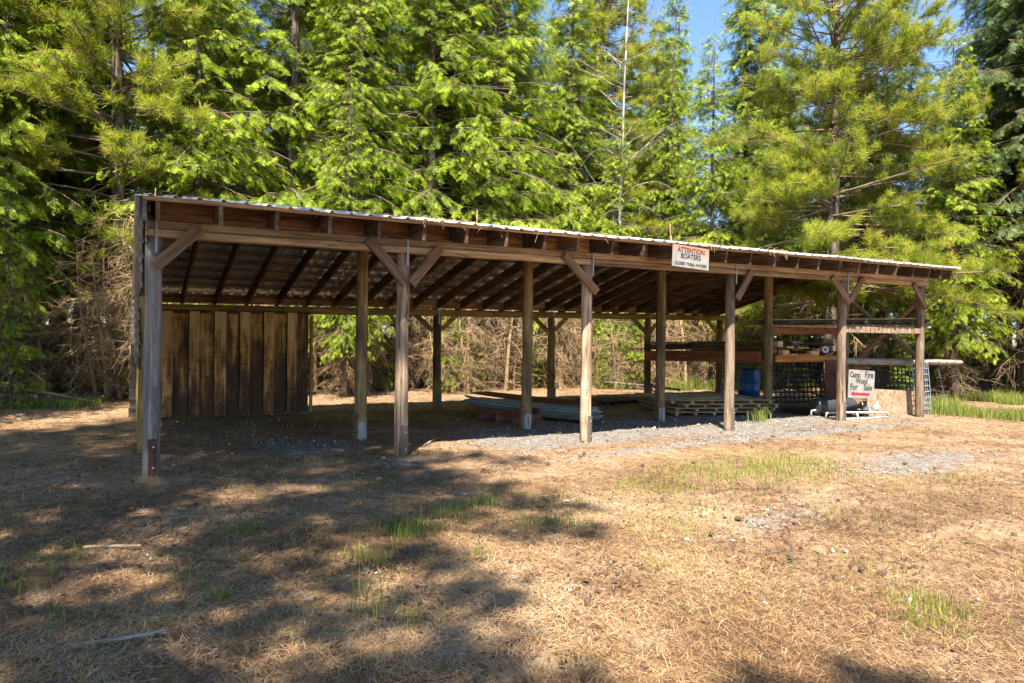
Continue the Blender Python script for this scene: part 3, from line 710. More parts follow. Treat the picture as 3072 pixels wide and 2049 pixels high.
for k in range(12):
    z0 = .06 + k * .172
    MB().bar((-.20 + random.uniform(-.02, .02), YB + .14, z0 + .09), (3.05, YB + .14, z0 + .09), .022, .19, (0, -.22, 1)).build('siding_board', M['siding_x'], shed)
# left wall: lapped siding hung on the outside of the posts
for k in range(14):
    z0 = 1.12 + k * .165; zt = z0 + .12
    ylo = 1.72 if z0 < 2.0 else .05
    ylo = max(ylo, (zt - 2.765 - .18) / .185 - .65); yhi = min(6.05, YR + (2.765 + .453 + .18 - zt) / .245)
    ylo += random.uniform(-.04, .04)
    if yhi - ylo < .25: continue
    MB().bar((-.118, ylo, z0 + .09), (-.125, yhi, z0 + .09), .022, .185, (-.12, 0, 1)).build('siding_board', M['siding'], shed)
MB().bar((-.10, -.66, zr(0, -.66) + .10), (-.10, YR, zr(0, YR) + .10), .03, .23).build('barge_board', M['siding'], shed)
MB().bar((-.10, YR, zr(0, YR) + .10), (-.10, 6.25, zr(0, 6.25) + .10), .03, .23).build('barge_board', M['siding'], shed)
for k in range(3):
    MB().bar((-.075, -.05 - .16 * k, 2.60 + .05 * k), (-.075, -.05 - .16 * k, zr(0, -.3) + .14), .02, .14, (0, 1, 0)).build('gable_board', M['siding'], shed)

# ------------------------------------------------------------------ signs
def text(parent, body, x, z, size, mat, y, sx=1.0, name='lettering', rot=0.0, bold=.0, sp=1.0):
    c = bpy.data.curves.new(name, 'FONT'); c.body = body; c.size = size; c.align_x = 'CENTER'; c.align_y = 'CENTER'; c.extrude = .0008; c.offset = bold; c.space_character = sp
    o = bpy.data.objects.new('tmp', c); COL.objects.link(o)
    bpy.context.view_layer.update()
    me = bpy.data.meshes.new_from_object(o.evaluated_get(bpy.context.evaluated_depsgraph_get()))
    bpy.data.objects.remove(o)
    q = bpy.data.objects.new(name, me); COL.objects.link(q); me.materials.clear(); me.materials.append(mat)
    me.transform(Matrix.Translation((x, y, z)) @ Matrix.Rotation(rot, 4, 'Y') @ Matrix.Rotation(R(90), 4, 'X') @ Matrix.Diagonal((sx, 1, 1, 1)))
    q.parent = parent; return q
s1 = thing('notice_board', 'rusty-topped white notice reading ATTENTION BOATERS nailed under the roof edge', 'sign', (7.44, -.735, 2.905)); s1.rotation_euler = (0, R(2.2), 0)
def lbox(name, x0, x1, y0, y1, z0, z1, mat, parent):
    b = MB(); b.box(x0, x1, y0, y1, z0, z1, .002); o = b.build(name, mat, None); o.parent = parent; return o
lbox('sign_panel', -.385, .385, -.006, .006, -.17, .17, M['sign_rusty'], s1)
text(s1, 'ATTENTION', 0, .098, .112, M['dark_red'], -.009, .92, bold=.002)
text(s1, 'BOATERS', -.01, .004, .112, M['black'], -.009, .90, bold=.002)
text(s1, 'CLOSED TRIBAL WATERS', 0, -.115, .066, M['black'], -.009, .90, bold=.0015)
s2 = thing('firewood_sign', 'white board lettered Camp Fire Wood For Sale with a red arrow', 'sign', (13.20, .14, .745)); s2.rotation_euler = (0, R(3.2), 0)
lbox('sign_panel', -.445, .435, 0, .012, -.295, .29, M['sign_white'], s2)
text(s2, 'Camp', -.24, .185, .155, M['black'], -.003, .95, bold=.003)
text(s2, 'Fire', .235, .195, .20, M['black'], -.003, 1.0, bold=.003)
text(s2, 'Wood', -.01, .06, .165, M['black'], -.003, .9, bold=.003)
text(s2, 'For', -.27, -.07, .18, M['black'], -.003, 1.0, bold=.003)
text(s2, 'Sale', .21, -.07, .18, M['black'], -.003, 1.0, bold=.003)
b = MB(); y0 = -.003
b.add([(-.37, y0, -.205), (-.27, y0, -.155), (-.27, y0, -.182), (.27, y0, -.182), (.27, y0, -.236), (-.27, y0, -.236), (-.27, y0, -.262),
       (-.37, y0 - .001, -.205), (-.27, y0 - .001, -.155), (-.27, y0 - .001, -.182), (.27, y0 - .001, -.182), (.27, y0 - .001, -.236), (-.27, y0 - .001, -.236), (-.27, y0 - .001, -.262)],
      [(7, 8, 9, 12, 13), (9, 10, 11, 12)])
o = b.build('arrow', M['red'], None); o.parent = s2

# ------------------------------------------------------------------ things inside the shed
# blue barrel
br = thing('barrel', 'blue plastic barrel standing behind the pallet stack', 'barrel', (14.85, 4.55, 0))
prof = [(.0, .262), (.02, .285), (.26, .292), (.28, .302), (.31, .302), (.33, .292), (.56, .292), (.58, .302), (.61, .302), (.63, .292), (.83, .285), (.87, .27)]
b = MB(); b.tube([(14.85, 4.55, z) for z, _ in prof], [r_ for _, r_ in prof], 28); b.build('drum', M['barrel'], br, True)
b = MB(); b.tube([(14.85, 4.55, .865), (14.85, 4.55, .885)], .275, 28); b.build('lid_ring', M['tank'], br, True)
# pallets
def pallet(name, label, cx, cy, z0, L, D, rot, mat, group):
    t = thing(name, label, 'pallet', (cx, cy, z0), group, rot)
    c, s_ = math.cos(rot), math.sin(rot)
    def W(u, v, z): return (cx + u * c - v * s_, cy + u * s_ + v * c, z0 + z)
    n = 9
    for k in range(n):
        v = -D / 2 + .06 + (D - .12) * k / (n - 1)
        MB().bar(W(-L / 2 + random.uniform(-.03, .03), v, .073), W(L / 2 + random.uniform(-.03, .03), v, .073), .14, .016).build('deck_board', mat, t)
    for k in range(6):
        u = -L / 2 + .09 + (L - .18) * k / 5
        MB().bar(W(u, -D / 2 + .012, .036), W(u, D / 2, .036), .07, .050).build('stringer', mat, t)
    return t
rotp = -.365
LB = ['bottom pallet of the stack under the lower shelf', 'second pallet up in the stack under the lower shelf', 'third pallet up in the stack, just below the top one', 'topmost pale pallet of the stack beside the blue barrel']
for k in range(4):
    pallet('pallet', LB[k], 11.45 + .10 * ((k * 7) % 3 - 1), 2.85 + .05 * (k % 2), .01 + k * .083, 2.3 + .12 * (k % 2), 2.2, rotp + .02 * (k % 3), M['pallet'], 'stacked pallets')
pallet('pallet', 'dark low pallet lying flat left of the pallet stack', 10.9, 5.6, .01, 1.6, 1.2, .1, M['dark_plank'], 'low pallets on the shed floor')
pallet('pallet', 'dark pallet lying flat near the white wheeled frame', 13.6, 1.35, .01, 1.5, 1.0, -.1, M['dark_plank'], 'low pallets on the shed floor')
# crib under the sheets
t = thing('timber_crib', 'dark red-brown timber crib propping up the metal sheets', 'crib', (6.15, 3.1, 0))
for (u0, v0, u1, v1, z, h) in ((5.86, 3.42, 6.25, 2.2, .20, .09), (6.35, 3.9, 6.75, 2.6, .20, .09), (5.78, 3.25, 6.75, 3.60, .08, .15), (6.02, 2.35, 6.9, 2.7, .08, .15), (5.95, 2.85, 6.8, 3.1, .08, .15)):
    MB().bar((u0, v0, z), (u1, v1, z), .09, h).build('timber', M['crib'], t)
# pile of corrugated sheets
def wavy(name, label, p0, p1, width, z0, z1, mat, curl=0.0, endmat=None, per=.13, amp=.018, group='corrugated sheets piled on the shed floor'):
    p0 = np.array(p0, float); p1 = np.array(p1, float); d = p1 - p0; L = np.linalg.norm(d); d /= L; s_ = np.array([d[1], -d[0]])
    nu, nv = 18, int(width / per * 6)
    U, Vv = np.meshgrid(np.linspace(0, 1, nu), np.linspace(0, width, nv), indexing='ij')
    X = p0[0] + d[0] * U * L + s_[0] * Vv; Y = p0[1] + d[1] * U * L + s_[1] * Vv
    Z = z0 + (z1 - z0) * U + amp * np.sin(Vv / per * 2 * math.pi) + .012 * np.sin(U * 5 + Vv * 3) + curl * np.exp(-U * 7) * (Vv / width - .5) - .03 * np.sin(U * math.pi)
    V = np.stack([X, Y, Z], -1); B = V - np.array([0, 0, .003]); I = np.arange(nu * nv).reshape(nu, nv); off = nu * nv
    q = np.stack([I[:-1, :-1], I[:-1, 1:], I[1:, 1:], I[1:, :-1]], -1).reshape(-1, 4)
    e = [np.stack([I[0, :-1], I[0, :-1] + off, I[0, 1:] + off, I[0, 1:]], -1), np.stack([I[-1, :-1], I[-1, 1:], I[-1, 1:] + off, I[-1, :-1] + off], -1),
         np.stack([I[:-1, 0], I[1:, 0], I[1:, 0] + off, I[:-1, 0] + off], -1), np.stack([I[:-1, -1], I[:-1, -1] + off, I[1:, -1] + off, I[1:, -1]], -1)]
    me = fastmesh(name, np.concatenate([V.reshape(-1, 3), B.reshape(-1, 3)]), np.concatenate([q, q[:, ::-1] + off] + e), None, True)
    return tag(link_mesh(name, me, mat), label, 'metal sheet', group)
SH = ['lowest grey-green corrugated sheet of the pile behind the middle posts', 'second grey-green corrugated sheet from the bottom of the pile', 'third grey-green sheet of the pile, its far end shifted left',
      'fourth grey-green corrugated sheet, in the middle of the pile', 'fifth grey-green corrugated sheet, with a warped left end', 'uppermost grey-green sheet, curled up at its left end, below the red one']
for k in range(6):
    j = [(0, 0), (.05, -.04), (-.12, .1), (.08, .03), (-.03, .06), (.0, .12)][k]
    wavy('corrugated_sheet', SH[k], (6.5 + j[0], 4.45 + j[1]), (8.0 + j[0] * .5, 2.25 + j[1]), .80, .27 + k * .016, .07 + k * .038, M['green_sheet'] if k != 4 else M['blue_end'], curl=.0 if k < 5 else .14)
wavy('corrugated_sheet', 'red-brown corrugated sheet lying on top of the pile', (6.95, 5.25), (8.35, 2.75), .68, .40, .33, M['rust_sheet'], per=.17, amp=.015)
# lumber on the lower shelf
def one(name, label, cat, mb, mat, group=None):
    o = mb.build(name, mat, None); return tag(o, label, cat, group)
for k in range(10):
    yy = 4.95 - .20 * (k % 4) + random.uniform(-.03, .03); zz = 1.40 + .035 * (k // 4 * 2 + k % 2) + .03
    sk = random.uniform(-.10, .10)
    one('plank', 'dark weathered plank in the loose pile at the left of the lower shelf', 'plank', MB().bar((11.55 + random.uniform(-.25, .25), yy + .1 + sk, zz - .02), (14.4, yy - sk, zz + random.uniform(0, .06)), .17, .028, jit=.008), M['dark_plank'], 'dark planks piled on the lower shelf')
TB = [(12.42, 1.42, 'lower left squared timber on the shelf beam'), (12.60, 1.42, 'lower squared timber with a pale end grain beside the inner post'), (12.42, 1.56, 'upper left squared timber stacked on the shelf'), (12.62, 1.57, 'upper squared timber with a pale end right of the inner post'), (12.84, 1.42, 'third squared timber on the lower shelf, darkest')]
for k, (x, z, lb) in enumerate(TB):
    one('timber', lb, 'timber', MB().bar((x, 1.72 + .15 * (k % 3), z + .0), (x + .05, 4.3 - .3 * (k % 2), z), .15, .125), M['timber'] if k % 2 == 0 else M['pale_plank'])
# odds and ends on the shelf
def offcut(x, y, z, l, w, h, a, label, mat='offcut', cat='offcut'):
    return one('wood_offcut', label, cat, MB().bar((x - l / 2 * math.cos(a), y - l / 2 * math.sin(a), z), (x + l / 2 * math.cos(a), y + l / 2 * math.sin(a), z), w, h), M[mat], 'wood offcuts on the orange shelf beam')
offcut(12.80, 1.78, 1.375, .22, .14, .12, .05, 'square pale block at the left end of the orange beam')
offcut(13.08, 1.75, 1.335, .34, .09, .035, .15, 'thin pale offcut lying flat next to the square block')
offcut(13.06, 1.85, 1.50, .20, .12, .05, -.1, 'orange-brown offcut raised on the shelf behind the flat one')
offcut(13.55, 1.88, 1.49, .44, .12, .035, .1, 'long orange offcut left of the white ring')
offcut(13.45, 1.74, 1.335, .25, .09, .035, -.2, 'small flat offcut in the middle of the orange beam')
offcut(13.80, 1.76, 1.365, .30, .12, .10, .02, 'chunky orange block left of the white ring')
offcut(14.02, 1.84, 1.43, .16, .12, .09, .2, 'small pale block directly beside the white ring')
offcut(14.42, 1.78, 1.335, .22, .1, .035, .3, 'flat offcut at the right end of the orange beam')
def ring(name, label, cat, c, axis, r0, r1, L, mat, n=24, parent=None):
    c = Vector(c); ax = Vector(axis).normalized(); a = ax.cross(Vector((0, 0, 1))).normalized(); u = a.cross(ax); vs = []; fs = []
    for e in (-L / 2, L / 2):
        for rr in (r0, r1):
            for i in range(n): t = 2 * math.pi * i / n; vs.append(c + ax * e + a * math.cos(t) * rr + u * math.sin(t) * rr)
    for i in range(n):
        j = (i + 1) % n
        fs += [(i, j, n + j, n + i), (2 * n + i, 3 * n + i, 3 * n + j, 2 * n + j), (n + i, n + j, 3 * n + j, 3 * n + i), (i, 2 * n + i, 2 * n + j, j)]
    b = MB(); b.add(vs, fs); o = b.build(name, mat, parent, True)
    return tag(o, label, cat) if parent is None else o
ring('pipe_offcut', 'white plastic pipe ring standing on the shelf', 'pipe', (14.22, 1.76, 1.455), (.25, 1, 0), .055, .078, .12, M['white_plastic'])
ring('rusty_tin', 'rusty red round tin lying on the shelf', 'tin', (13.32, 1.92, 1.50), (.35, 1, 0), .075, .085, .22, M['tin'])
one('brick', 'red brick lying right of the white ring', 'brick', MB().bar((14.36, 1.72, 1.36), (14.52, 1.76, 1.375), .09, .05), M['red_brick'])
one('steel_pipe', 'dark pipe laid along the back of the lower shelf', 'pipe', MB().tube([(12.9, 2.6, 1.60), (15.2, 2.2, 1.58)], .03, 10), M['tank'])
one('pale_board', 'short grey board raised behind the clutter on the shelf', 'board', MB().bar((13.7, 2.3, 1.62), (14.05, 2.25, 1.62), .1, .05), M['grey_log'])
# long boards on the upper rack
UB = ['lowest orange-ended long board on the upper rack', 'second orange-ended long board on the upper rack', 'long dark board on the upper rack above the orange ones', 'middle dark board of the upper rack', 'second dark board from the top of the upper rack', 'topmost dark board of the upper rack', 'thin pale-ended strip on top of the right end of the rack']
for k, lb in enumerate(UB):
    z0 = 1.972 + .024 * k; e = .1 * ((k * 5) % 4)
    one('long_board', lb, 'board', MB().bar((12.05 + e, 2.25 - .04 * k, z0 + (.0 if k else 0)), (15.35 - .03 * ((k * 3) % 4), -.02 + .05 * (k % 2), z0 + .010 * k), .16, .021, jit=.004), M['offcut'] if k < 2 else (M['dark_plank'] if k < 6 else M['pale_plank']))
one('plastic_wrap', 'teal plastic wrap on the right end of the rack boards', 'wrap', MB().tube([(15.30, -.05, 2.0), (15.36, -.05, 2.0), (15.42, -.05, 1.985)], [.025, .035, .012], 8, .2, 4), M['teal'])
# wire panels
def grid_panel(name, label, o, ux, uz, W_, H_, nw, nh, wr, mat, cat='wire panel', sag=0.0):
    o = np.array(o, float); ux = np.array(ux, float); uz = np.array(uz, float); P = []
    K = 6; t = np.linspace(0, 1, K)
    nrm = np.cross(ux, uz)
    for i in range(nw + 1):
        P.append(o + ux * W_ * i / nw + np.outer(t, uz * H_) + np.outer(np.sin(t * math.pi) * sag * math.sin(i * 1.7), nrm))
    for j in range(nh + 1):
        P.append(o + uz * H_ * j / nh + np.outer(t, ux * W_) + np.outer(np.sin(t * math.pi) * sag, nrm))
    V, F = tubes(np.array(P), np.full((len(P), K), wr), 4)
    return tag(link_mesh(name, fastmesh(name, V, F), mat), label, cat)
grid_panel('plastic_crate_panel', 'black lattice panel leaning under the orange shelf beam', (12.55, 2.02, .22), (1, 0, -.02), (0, .10, 1), 2.1, .95, 13, 8, .021, M['mesh_black'], 'lattice panel', .01)
grid_panel('wire_mesh_panel', 'dark wire mesh sheet behind the firewood sign and the strand board', (14.55, .95, .52), (1, 0, -.03), (0, .06, 1), 2.0, .58, 12, 6, .015, M['mesh_black'], 'mesh panel', .01)
grid_panel('cattle_panel', 'galvanised welded wire panel leaning at the right end post', (15.35, .15, -.02), (.97, .1, 0), (-.10, .03, 1), .62, 1.2, 4, 9, .0085, M['mesh_galv'], 'wire panel', .02)
grid_panel('bent_wire_panel', 'second galvanised wire panel just behind the leaning one, slightly twisted', (15.55, .32, -.02), (.96, -.06, 0), (-.16, .02, 1), .55, 1.2, 3, 9, .0085, M['mesh_galv'], 'wire panel', .03)
P = np.array([[(16.94, .6, 1.0), (17.15, .6, .5), (17.41, .6, -.02)]] + [[(17.0 + .1 * k - .12, .6, .8 - .22 * k), (17.0 + .1 * k, .62, .8 - .22 * k), (17.0 + .1 * k + .14, .6, .79 - .22 * k)] for k in range(4)], float)
V, F = tubes(P, np.full(P.shape[:2], .007), 4); tag(link_mesh('wire_strand', fastmesh('wire_strand', V, F), M['mesh_galv']), 'loose galvanised wire strand with side barbs standing in the grass', 'wire')
# strand boards, brown sheet
b = MB(); b.add([(13.86, .40, -.03), (15.98, .30, -.03), (15.93, .36, .50), (13.84, .46, .62), (13.86, .42, -.03), (15.98, .32, -.03), (15.93, .38, .50), (13.84, .48, .62)],
                [(0, 1, 2, 3), (7, 6, 5, 4), (0, 4, 5, 1), (1, 5, 6, 2), (2, 6, 7, 3), (3, 7, 4, 0)])
one('strand_board', 'rough strand board sheet standing on edge behind the right end post', 'board', b, M['osb'])
one('brown_sheet', 'tall dark red-brown board standing under the orange beam', 'board', MB().bar((14.04, 1.60, .60), (14.52, 1.55, .60), .02, 1.2), M['rust_sheet'])
one('brown_sheet', 'short rusty brown board above the firewood sign', 'board', MB().bar((14.1, .98, .93), (14.62, .98, .92), .02, .34), M['rust_sheet'])
lg = one('pole_log', 'grey peeled log with drilled holes sticking out past the right end post', 'log', MB().tube([(13.0, .42, 1.22), (14.5, .40, 1.20), (16.0, .36, 1.19), (17.4, .33, 1.17)], [.07, .07, .068, .062], 12, .03, 8), M['grey_log'])
for k, x in enumerate((16.0, 16.35, 16.7, 17.05)):
    MB().tube([(x, .285, 1.175), (x, .268, 1.172)], .017, 8).build('drill_hole', M['black'], lg)
# clay pipe on the tank, white wheeled frame
ring('clay_pipe', 'short pale clay pipe lying on the frame beside the firewood sign', 'pipe', (14.10, .55, .20), (.75, -.66, 0), .105, .128, .34, M['pipe'], 28)
t = one('dark_tank', 'dark cylindrical tank lying behind the firewood sign', 'tank', MB().tube([(12.7, .9, .22), (12.76, .9, .22), (13.7, .75, .22), (13.78, .74, .22)], [.15, .19, .19, .15], 20), M['tank'])
cart = thing('low_cart', 'low cart frame with flaking white paint at the foot of the fifth post', 'cart', (13.3, .3, 0))
for nm, pts, r_ in (('frame_tube', [(12.45, .45, .0), (12.45, .42, .14), (12.6, .36, .15), (13.9, .12, .125), (14.05, .12, .11), (14.12, .12, .01)], .022),
                    ('frame_tube', [(12.6, .9, .0), (12.6, .9, .14), (12.8, .85, .15), (14.0, .62, .125), (14.2, .6, .11), (14.26, .6, .01)], .022),
                    ('frame_tube', [(12.5, .28, .03), (13.2, .12, .02), (13.95, .02, .035)], .02),
                    ('cross_tube', [(13.15, .22, .14), (13.2, .75, .14)], .018), ('cross_tube', [(13.75, .14, .13), (13.8, .66, .13)], .018),
                    ('leg', [(13.17, .22, .14), (13.17, .20, .0)], .02)):
    MB().tube(pts, r_, 8, .05, 2).build(nm, M['cart'], cart, True)
one('rag', 'crumpled white rag on the cart next to the clay pipe', 'rag', MB().tube([(13.60, .36, .17), (13.68, .34, .21), (13.76, .35, .19), (13.82, .33, .15)], [.02, .045, .04, .015], 7, .35, 6), M['white_plastic'])
# sticks and stones on the ground
for (a, c, lb) in (((-.47, -4.66), (-.05, -4.72), 'long grey stick lying in the foreground at lower left'), ((-.50, -2.78), (-.14, -3.02), 'short pale stick lying in the shade at left'), ((3.55, .65), (3.85, 1.0), 'thin pale stick lying at the edge of the roof shadow')):
    z0 = G(*a) + .02
    one('stick', lb, 'stick', MB().bar((a[0], a[1], z0), (c[0], c[1], G(*c) + .03), .026, .014, jit=.006), M['grey_log'] if 'grey' in lb else M['stick'])
br_ = MB(); br_.tube([(12.6, 8.2, .35), (13.6, 7.6, .26), (14.8, 7.2, .12)], .035, 7, .1, 3); br_.tube([(13.6, 7.6, .26), (14.0, 7.3, .02)], .025, 6); br_.tube([(13.2, 7.85, .3), (13.9, 7.9, .1)], .018, 6)
one('fallen_branch', 'dark fallen branch lying behind the pallet stack', 'branch', br_, M['bark'])
b = MB(); b.tube([(-4.2, 10.6, .9), (-2.6, 10.2, .45), (-.9, 9.6, .08)], [.05, .045, .02], 7, .1, 3); b.tube([(-2.6, 10.2, .45), (-1.9, 10.6, .7)], .015, 5)
one('fallen_branch', 'pale dead branch leaning down to the ground left of the shed', 'branch', b, M['deadwood'])
b = MB(); b.tube([(-6, 11.4, .12), (-3.4, 10.9, .12), (-.8, 10.7, .1)], [.13, .12, .09], 10, .06, 5)
one('fallen_log', 'grey fallen log at the forest edge left of the shed', 'log', b, M['bark'])
def stone_mesh(seed, nme='stone'):
    b = MB(); b.tube([(0, 0, -.4), (0, 0, 0), (0, .05, .35), (.05, 0, .6)], [.7, 1, .75, .15], 8, .2, seed)
    me = bpy.data.meshes.new(nme); me.from_pydata(b.v, [], b.f); me.materials.append(M['stone']); return me
sm = [stone_mesh(3), stone_mesh(9)]
r = random.Random(4)
for k in range(26):
    x = [-.9, 1.1, 2.6, 4.2][k % 4] + r.uniform(-1, 1.2) * 1.1; y = r.uniform(-5.2, 1.5)
    o = bpy.data.objects.new('stone', sm[k % 2]); COL.objects.link(o); s_ = r.uniform(.012, .03)
    o.location = (x, y, G(x, y) + .008); o.scale = (s_ * 1.3, s_, s_ * .7); o.rotation_euler = (0, 0, r.uniform(0, 6))
    tag(o, 'small grey stone lying in the needle litter', 'stone', 'small stones in the litter')
# pine cones
b = MB(); b.tube([(0, -.035, .02), (0, -.02, .02), (0, .005, .02), (0, .03, .02), (0, .042, .02)], [.008, .021, .024, .016, .004], 9, .18, 2)
cme = bpy.data.meshes.new('pine_cone'); cme.from_pydata(b.v, [], b.f); cme.materials.append(M['cone'])
for k in range(64):
    D = 3.4 * (4.2) ** r.random(); a = R(r.uniform(-6, 62)); x = CAMP[0] + D * math.sin(a); y = CAMP[1] + D * math.cos(a)
    o = bpy.data.objects.new('pine_cone', cme); COL.objects.link(o); o.location = (x, y, G(x, y) + .008); o.rotation_euler = (0, 0, r.uniform(0, 6)); s_ = r.uniform(.55, .95); o.scale = (s_,) * 3
    tag(o, 'small dark pine cone lying in the needle litter', 'pine cone', 'pine cones on the ground')

# ------------------------------------------------------------------ trees
def place(T, TF, o, d, nrm, s_):
    """instance template T (K,3: side, along, up) at many frames"""
    d = norm(d); sdv = norm(np.cross(d, nrm)); u = np.cross(sdv, d)
    V = o[:, None] + s_[:, None, None] * (T[None, :, 0:1] * sdv[:, None] + T[None, :, 1:2] * d[:, None] + T[None, :, 2:3] * u[:, None])
    F = (np.arange(len(o))[:, None, None] * len(T) + TF[None]).reshape(-1, TF.shape[1])
    return V.reshape(-1, 3), F

def spray_template():
    V = []; F = []
    def leaf(p, d, l, w, up):
        p = np.array(p, float); d = np.array(d, float); d /= np.linalg.norm(d); s_ = np.array([d[1], -d[0], 0]); b = len(V)
        V.extend([p, p + d * l * .45 + s_ * w + [0, 0, up], p + d * l + [0, 0, -.04], p + d * l * .45 - s_ * w + [0, 0, up]]); F.append((b, b + 1, b + 2, b + 3))
    leaf((0, 0, 0), (0, 1, 0), 1.0, .026, .01); rj = random.Random(6)
    for k, (t, l) in enumerate(((.08, .42), (.24, .44), (.40, .40), (.55, .34), (.69, .27), (.82, .19))):
        for s_ in (-1, 1): leaf((0, t + rj.uniform(-.04, .04), 0), (s_ * rj.uniform(.6, 1.1), 1, rj.uniform(-.35, .12)), l * rj.uniform(.75, 1.15), .025, .0)
    return np.array(V), np.array(F)
ST, SF = spray_template()

def branch_curves(hs, az, L, e0, droop, K=7, seed=0):
    r = np.random.default_rng(seed); n = len(hs); t = np.linspace(0, 1, K)[None]
    out = np.stack([np.cos(az), np.sin(az)], -1); hz = L[:, None] * t * np.cos(e0)[:, None]
    z = hs[:, None] + L[:, None] * (t * np.sin(e0)[:, None] - droop[:, None] * t ** 1.8)
    sw = (r.normal(0, .07, n) * L)[:, None] * t ** 2
    P = np.stack([out[:, 0:1] * hz - out[:, 1:2] * sw, out[:, 1:2] * hz + out[:, 0:1] * sw, z], -1)
    return P
def curve_at(P, idx, t):
    K = P.shape[1]; f = np.clip(t, 0, .9999) * (K - 1); i = f.astype(int); w_ = (f - i)[:, None]
    a = P[idx, i]; b = P[idx, i + 1]; return a * (1 - w_) + b * w_, norm(b - a)

def fir_crown(H, h0, rad, nb, seed, dens=1.0, size=.345, droop=.28, gap=.0):
    r = np.random.default_rng(seed)
    u = np.sort(r.random(nb)) ** 1.0; hs = h0 + (H - h0 - .3) * u
    f = (hs - h0) / (H - h0)
    L = rad * (1 - f) ** .75 * r.uniform(.65, 1.12, nb) * (.45 + .55 * np.clip(f * 6, 0, 1)) + .25
    az = r.uniform(0, 2 * math.pi, nb); e0 = R(-6) + R(42) * f + r.normal(0, .09, nb)
    dr = droop * (1 - .5 * f) * r.uniform(.6, 1.4, nb)
    P = branch_curves(hs, az, L, e0, dr, 7, seed)
    # secondaries
    sp = .17 / dens; cnt = np.maximum(3, (L / sp).astype(int)); bi = np.repeat(np.arange(nb), cnt)
    t = r.uniform(.08, 1, len(bi))
    o, tg = curve_at(P, bi, t); lat = norm(np.cross(tg, np.array([0, 0, 1.]))) * np.where(r.random(len(bi)) < .5, 1, -1)[:, None]
    sl = (.40 * L[bi] * (1 - t) + .22) * r.uniform(.6, 1.2, len(bi)); sl = np.minimum(sl, 1.25)
    sdr = norm(tg * .75 + lat * r.uniform(.45, 1.0, len(bi))[:, None] + np.array([0, 0, -.25]) + r.normal(0, .10, (len(bi), 3)))
    K = 4; tt = np.linspace(0, 1, K)
    S = o[:, None] + sdr[:, None] * (sl[:, None] * tt)[..., None]; S[..., 2] -= (sl[:, None] * .28) * tt ** 2
    # sprays
    c2 = np.maximum(2, (sl / .082).astype(int)); si = np.repeat(np.arange(len(bi)), c2)
    t2 = r.random(len(si)) ** .8
    o2, tg2 = curve_at(S, si, t2); la2 = norm(np.cross(tg2, np.array([0, 0, 1.]))) * np.where(r.random(len(si)) < .5, 1, -1)[:, None]
    d2 = norm(tg2 + la2 * r.uniform(.1, .95, len(si))[:, None] + np.array([0, 0, -.42]) + r.normal(0, .32, (len(si), 3)))
    nr = norm(np.array([0, 0, .8]) + norm(o2 * np.array([1, 1, 0])) * .55 + r.normal(0, .45, (len(si), 3)))
    sz = size * r.uniform(.40, 1.15, len(si))
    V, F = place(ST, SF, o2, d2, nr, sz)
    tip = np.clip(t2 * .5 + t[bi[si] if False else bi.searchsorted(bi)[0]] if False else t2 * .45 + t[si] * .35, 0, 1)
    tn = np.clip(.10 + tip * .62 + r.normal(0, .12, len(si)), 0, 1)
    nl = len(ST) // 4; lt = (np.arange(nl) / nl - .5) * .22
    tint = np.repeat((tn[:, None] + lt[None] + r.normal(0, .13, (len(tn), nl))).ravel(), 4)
    RB = .028 * (L / rad)[:, None] * np.linspace(1, .2, 7)[None] + .004
    RS = np.repeat(.006 * np.linspace(1, .4, K)[None], len(S), 0)
    VB, FB = tubes(P, RB, 4); VS, FS = tubes(S, RS, 3)
    return V, F, tint, np.concatenate([VB, VS]), np.concatenate([FB, FS + len(VB)])

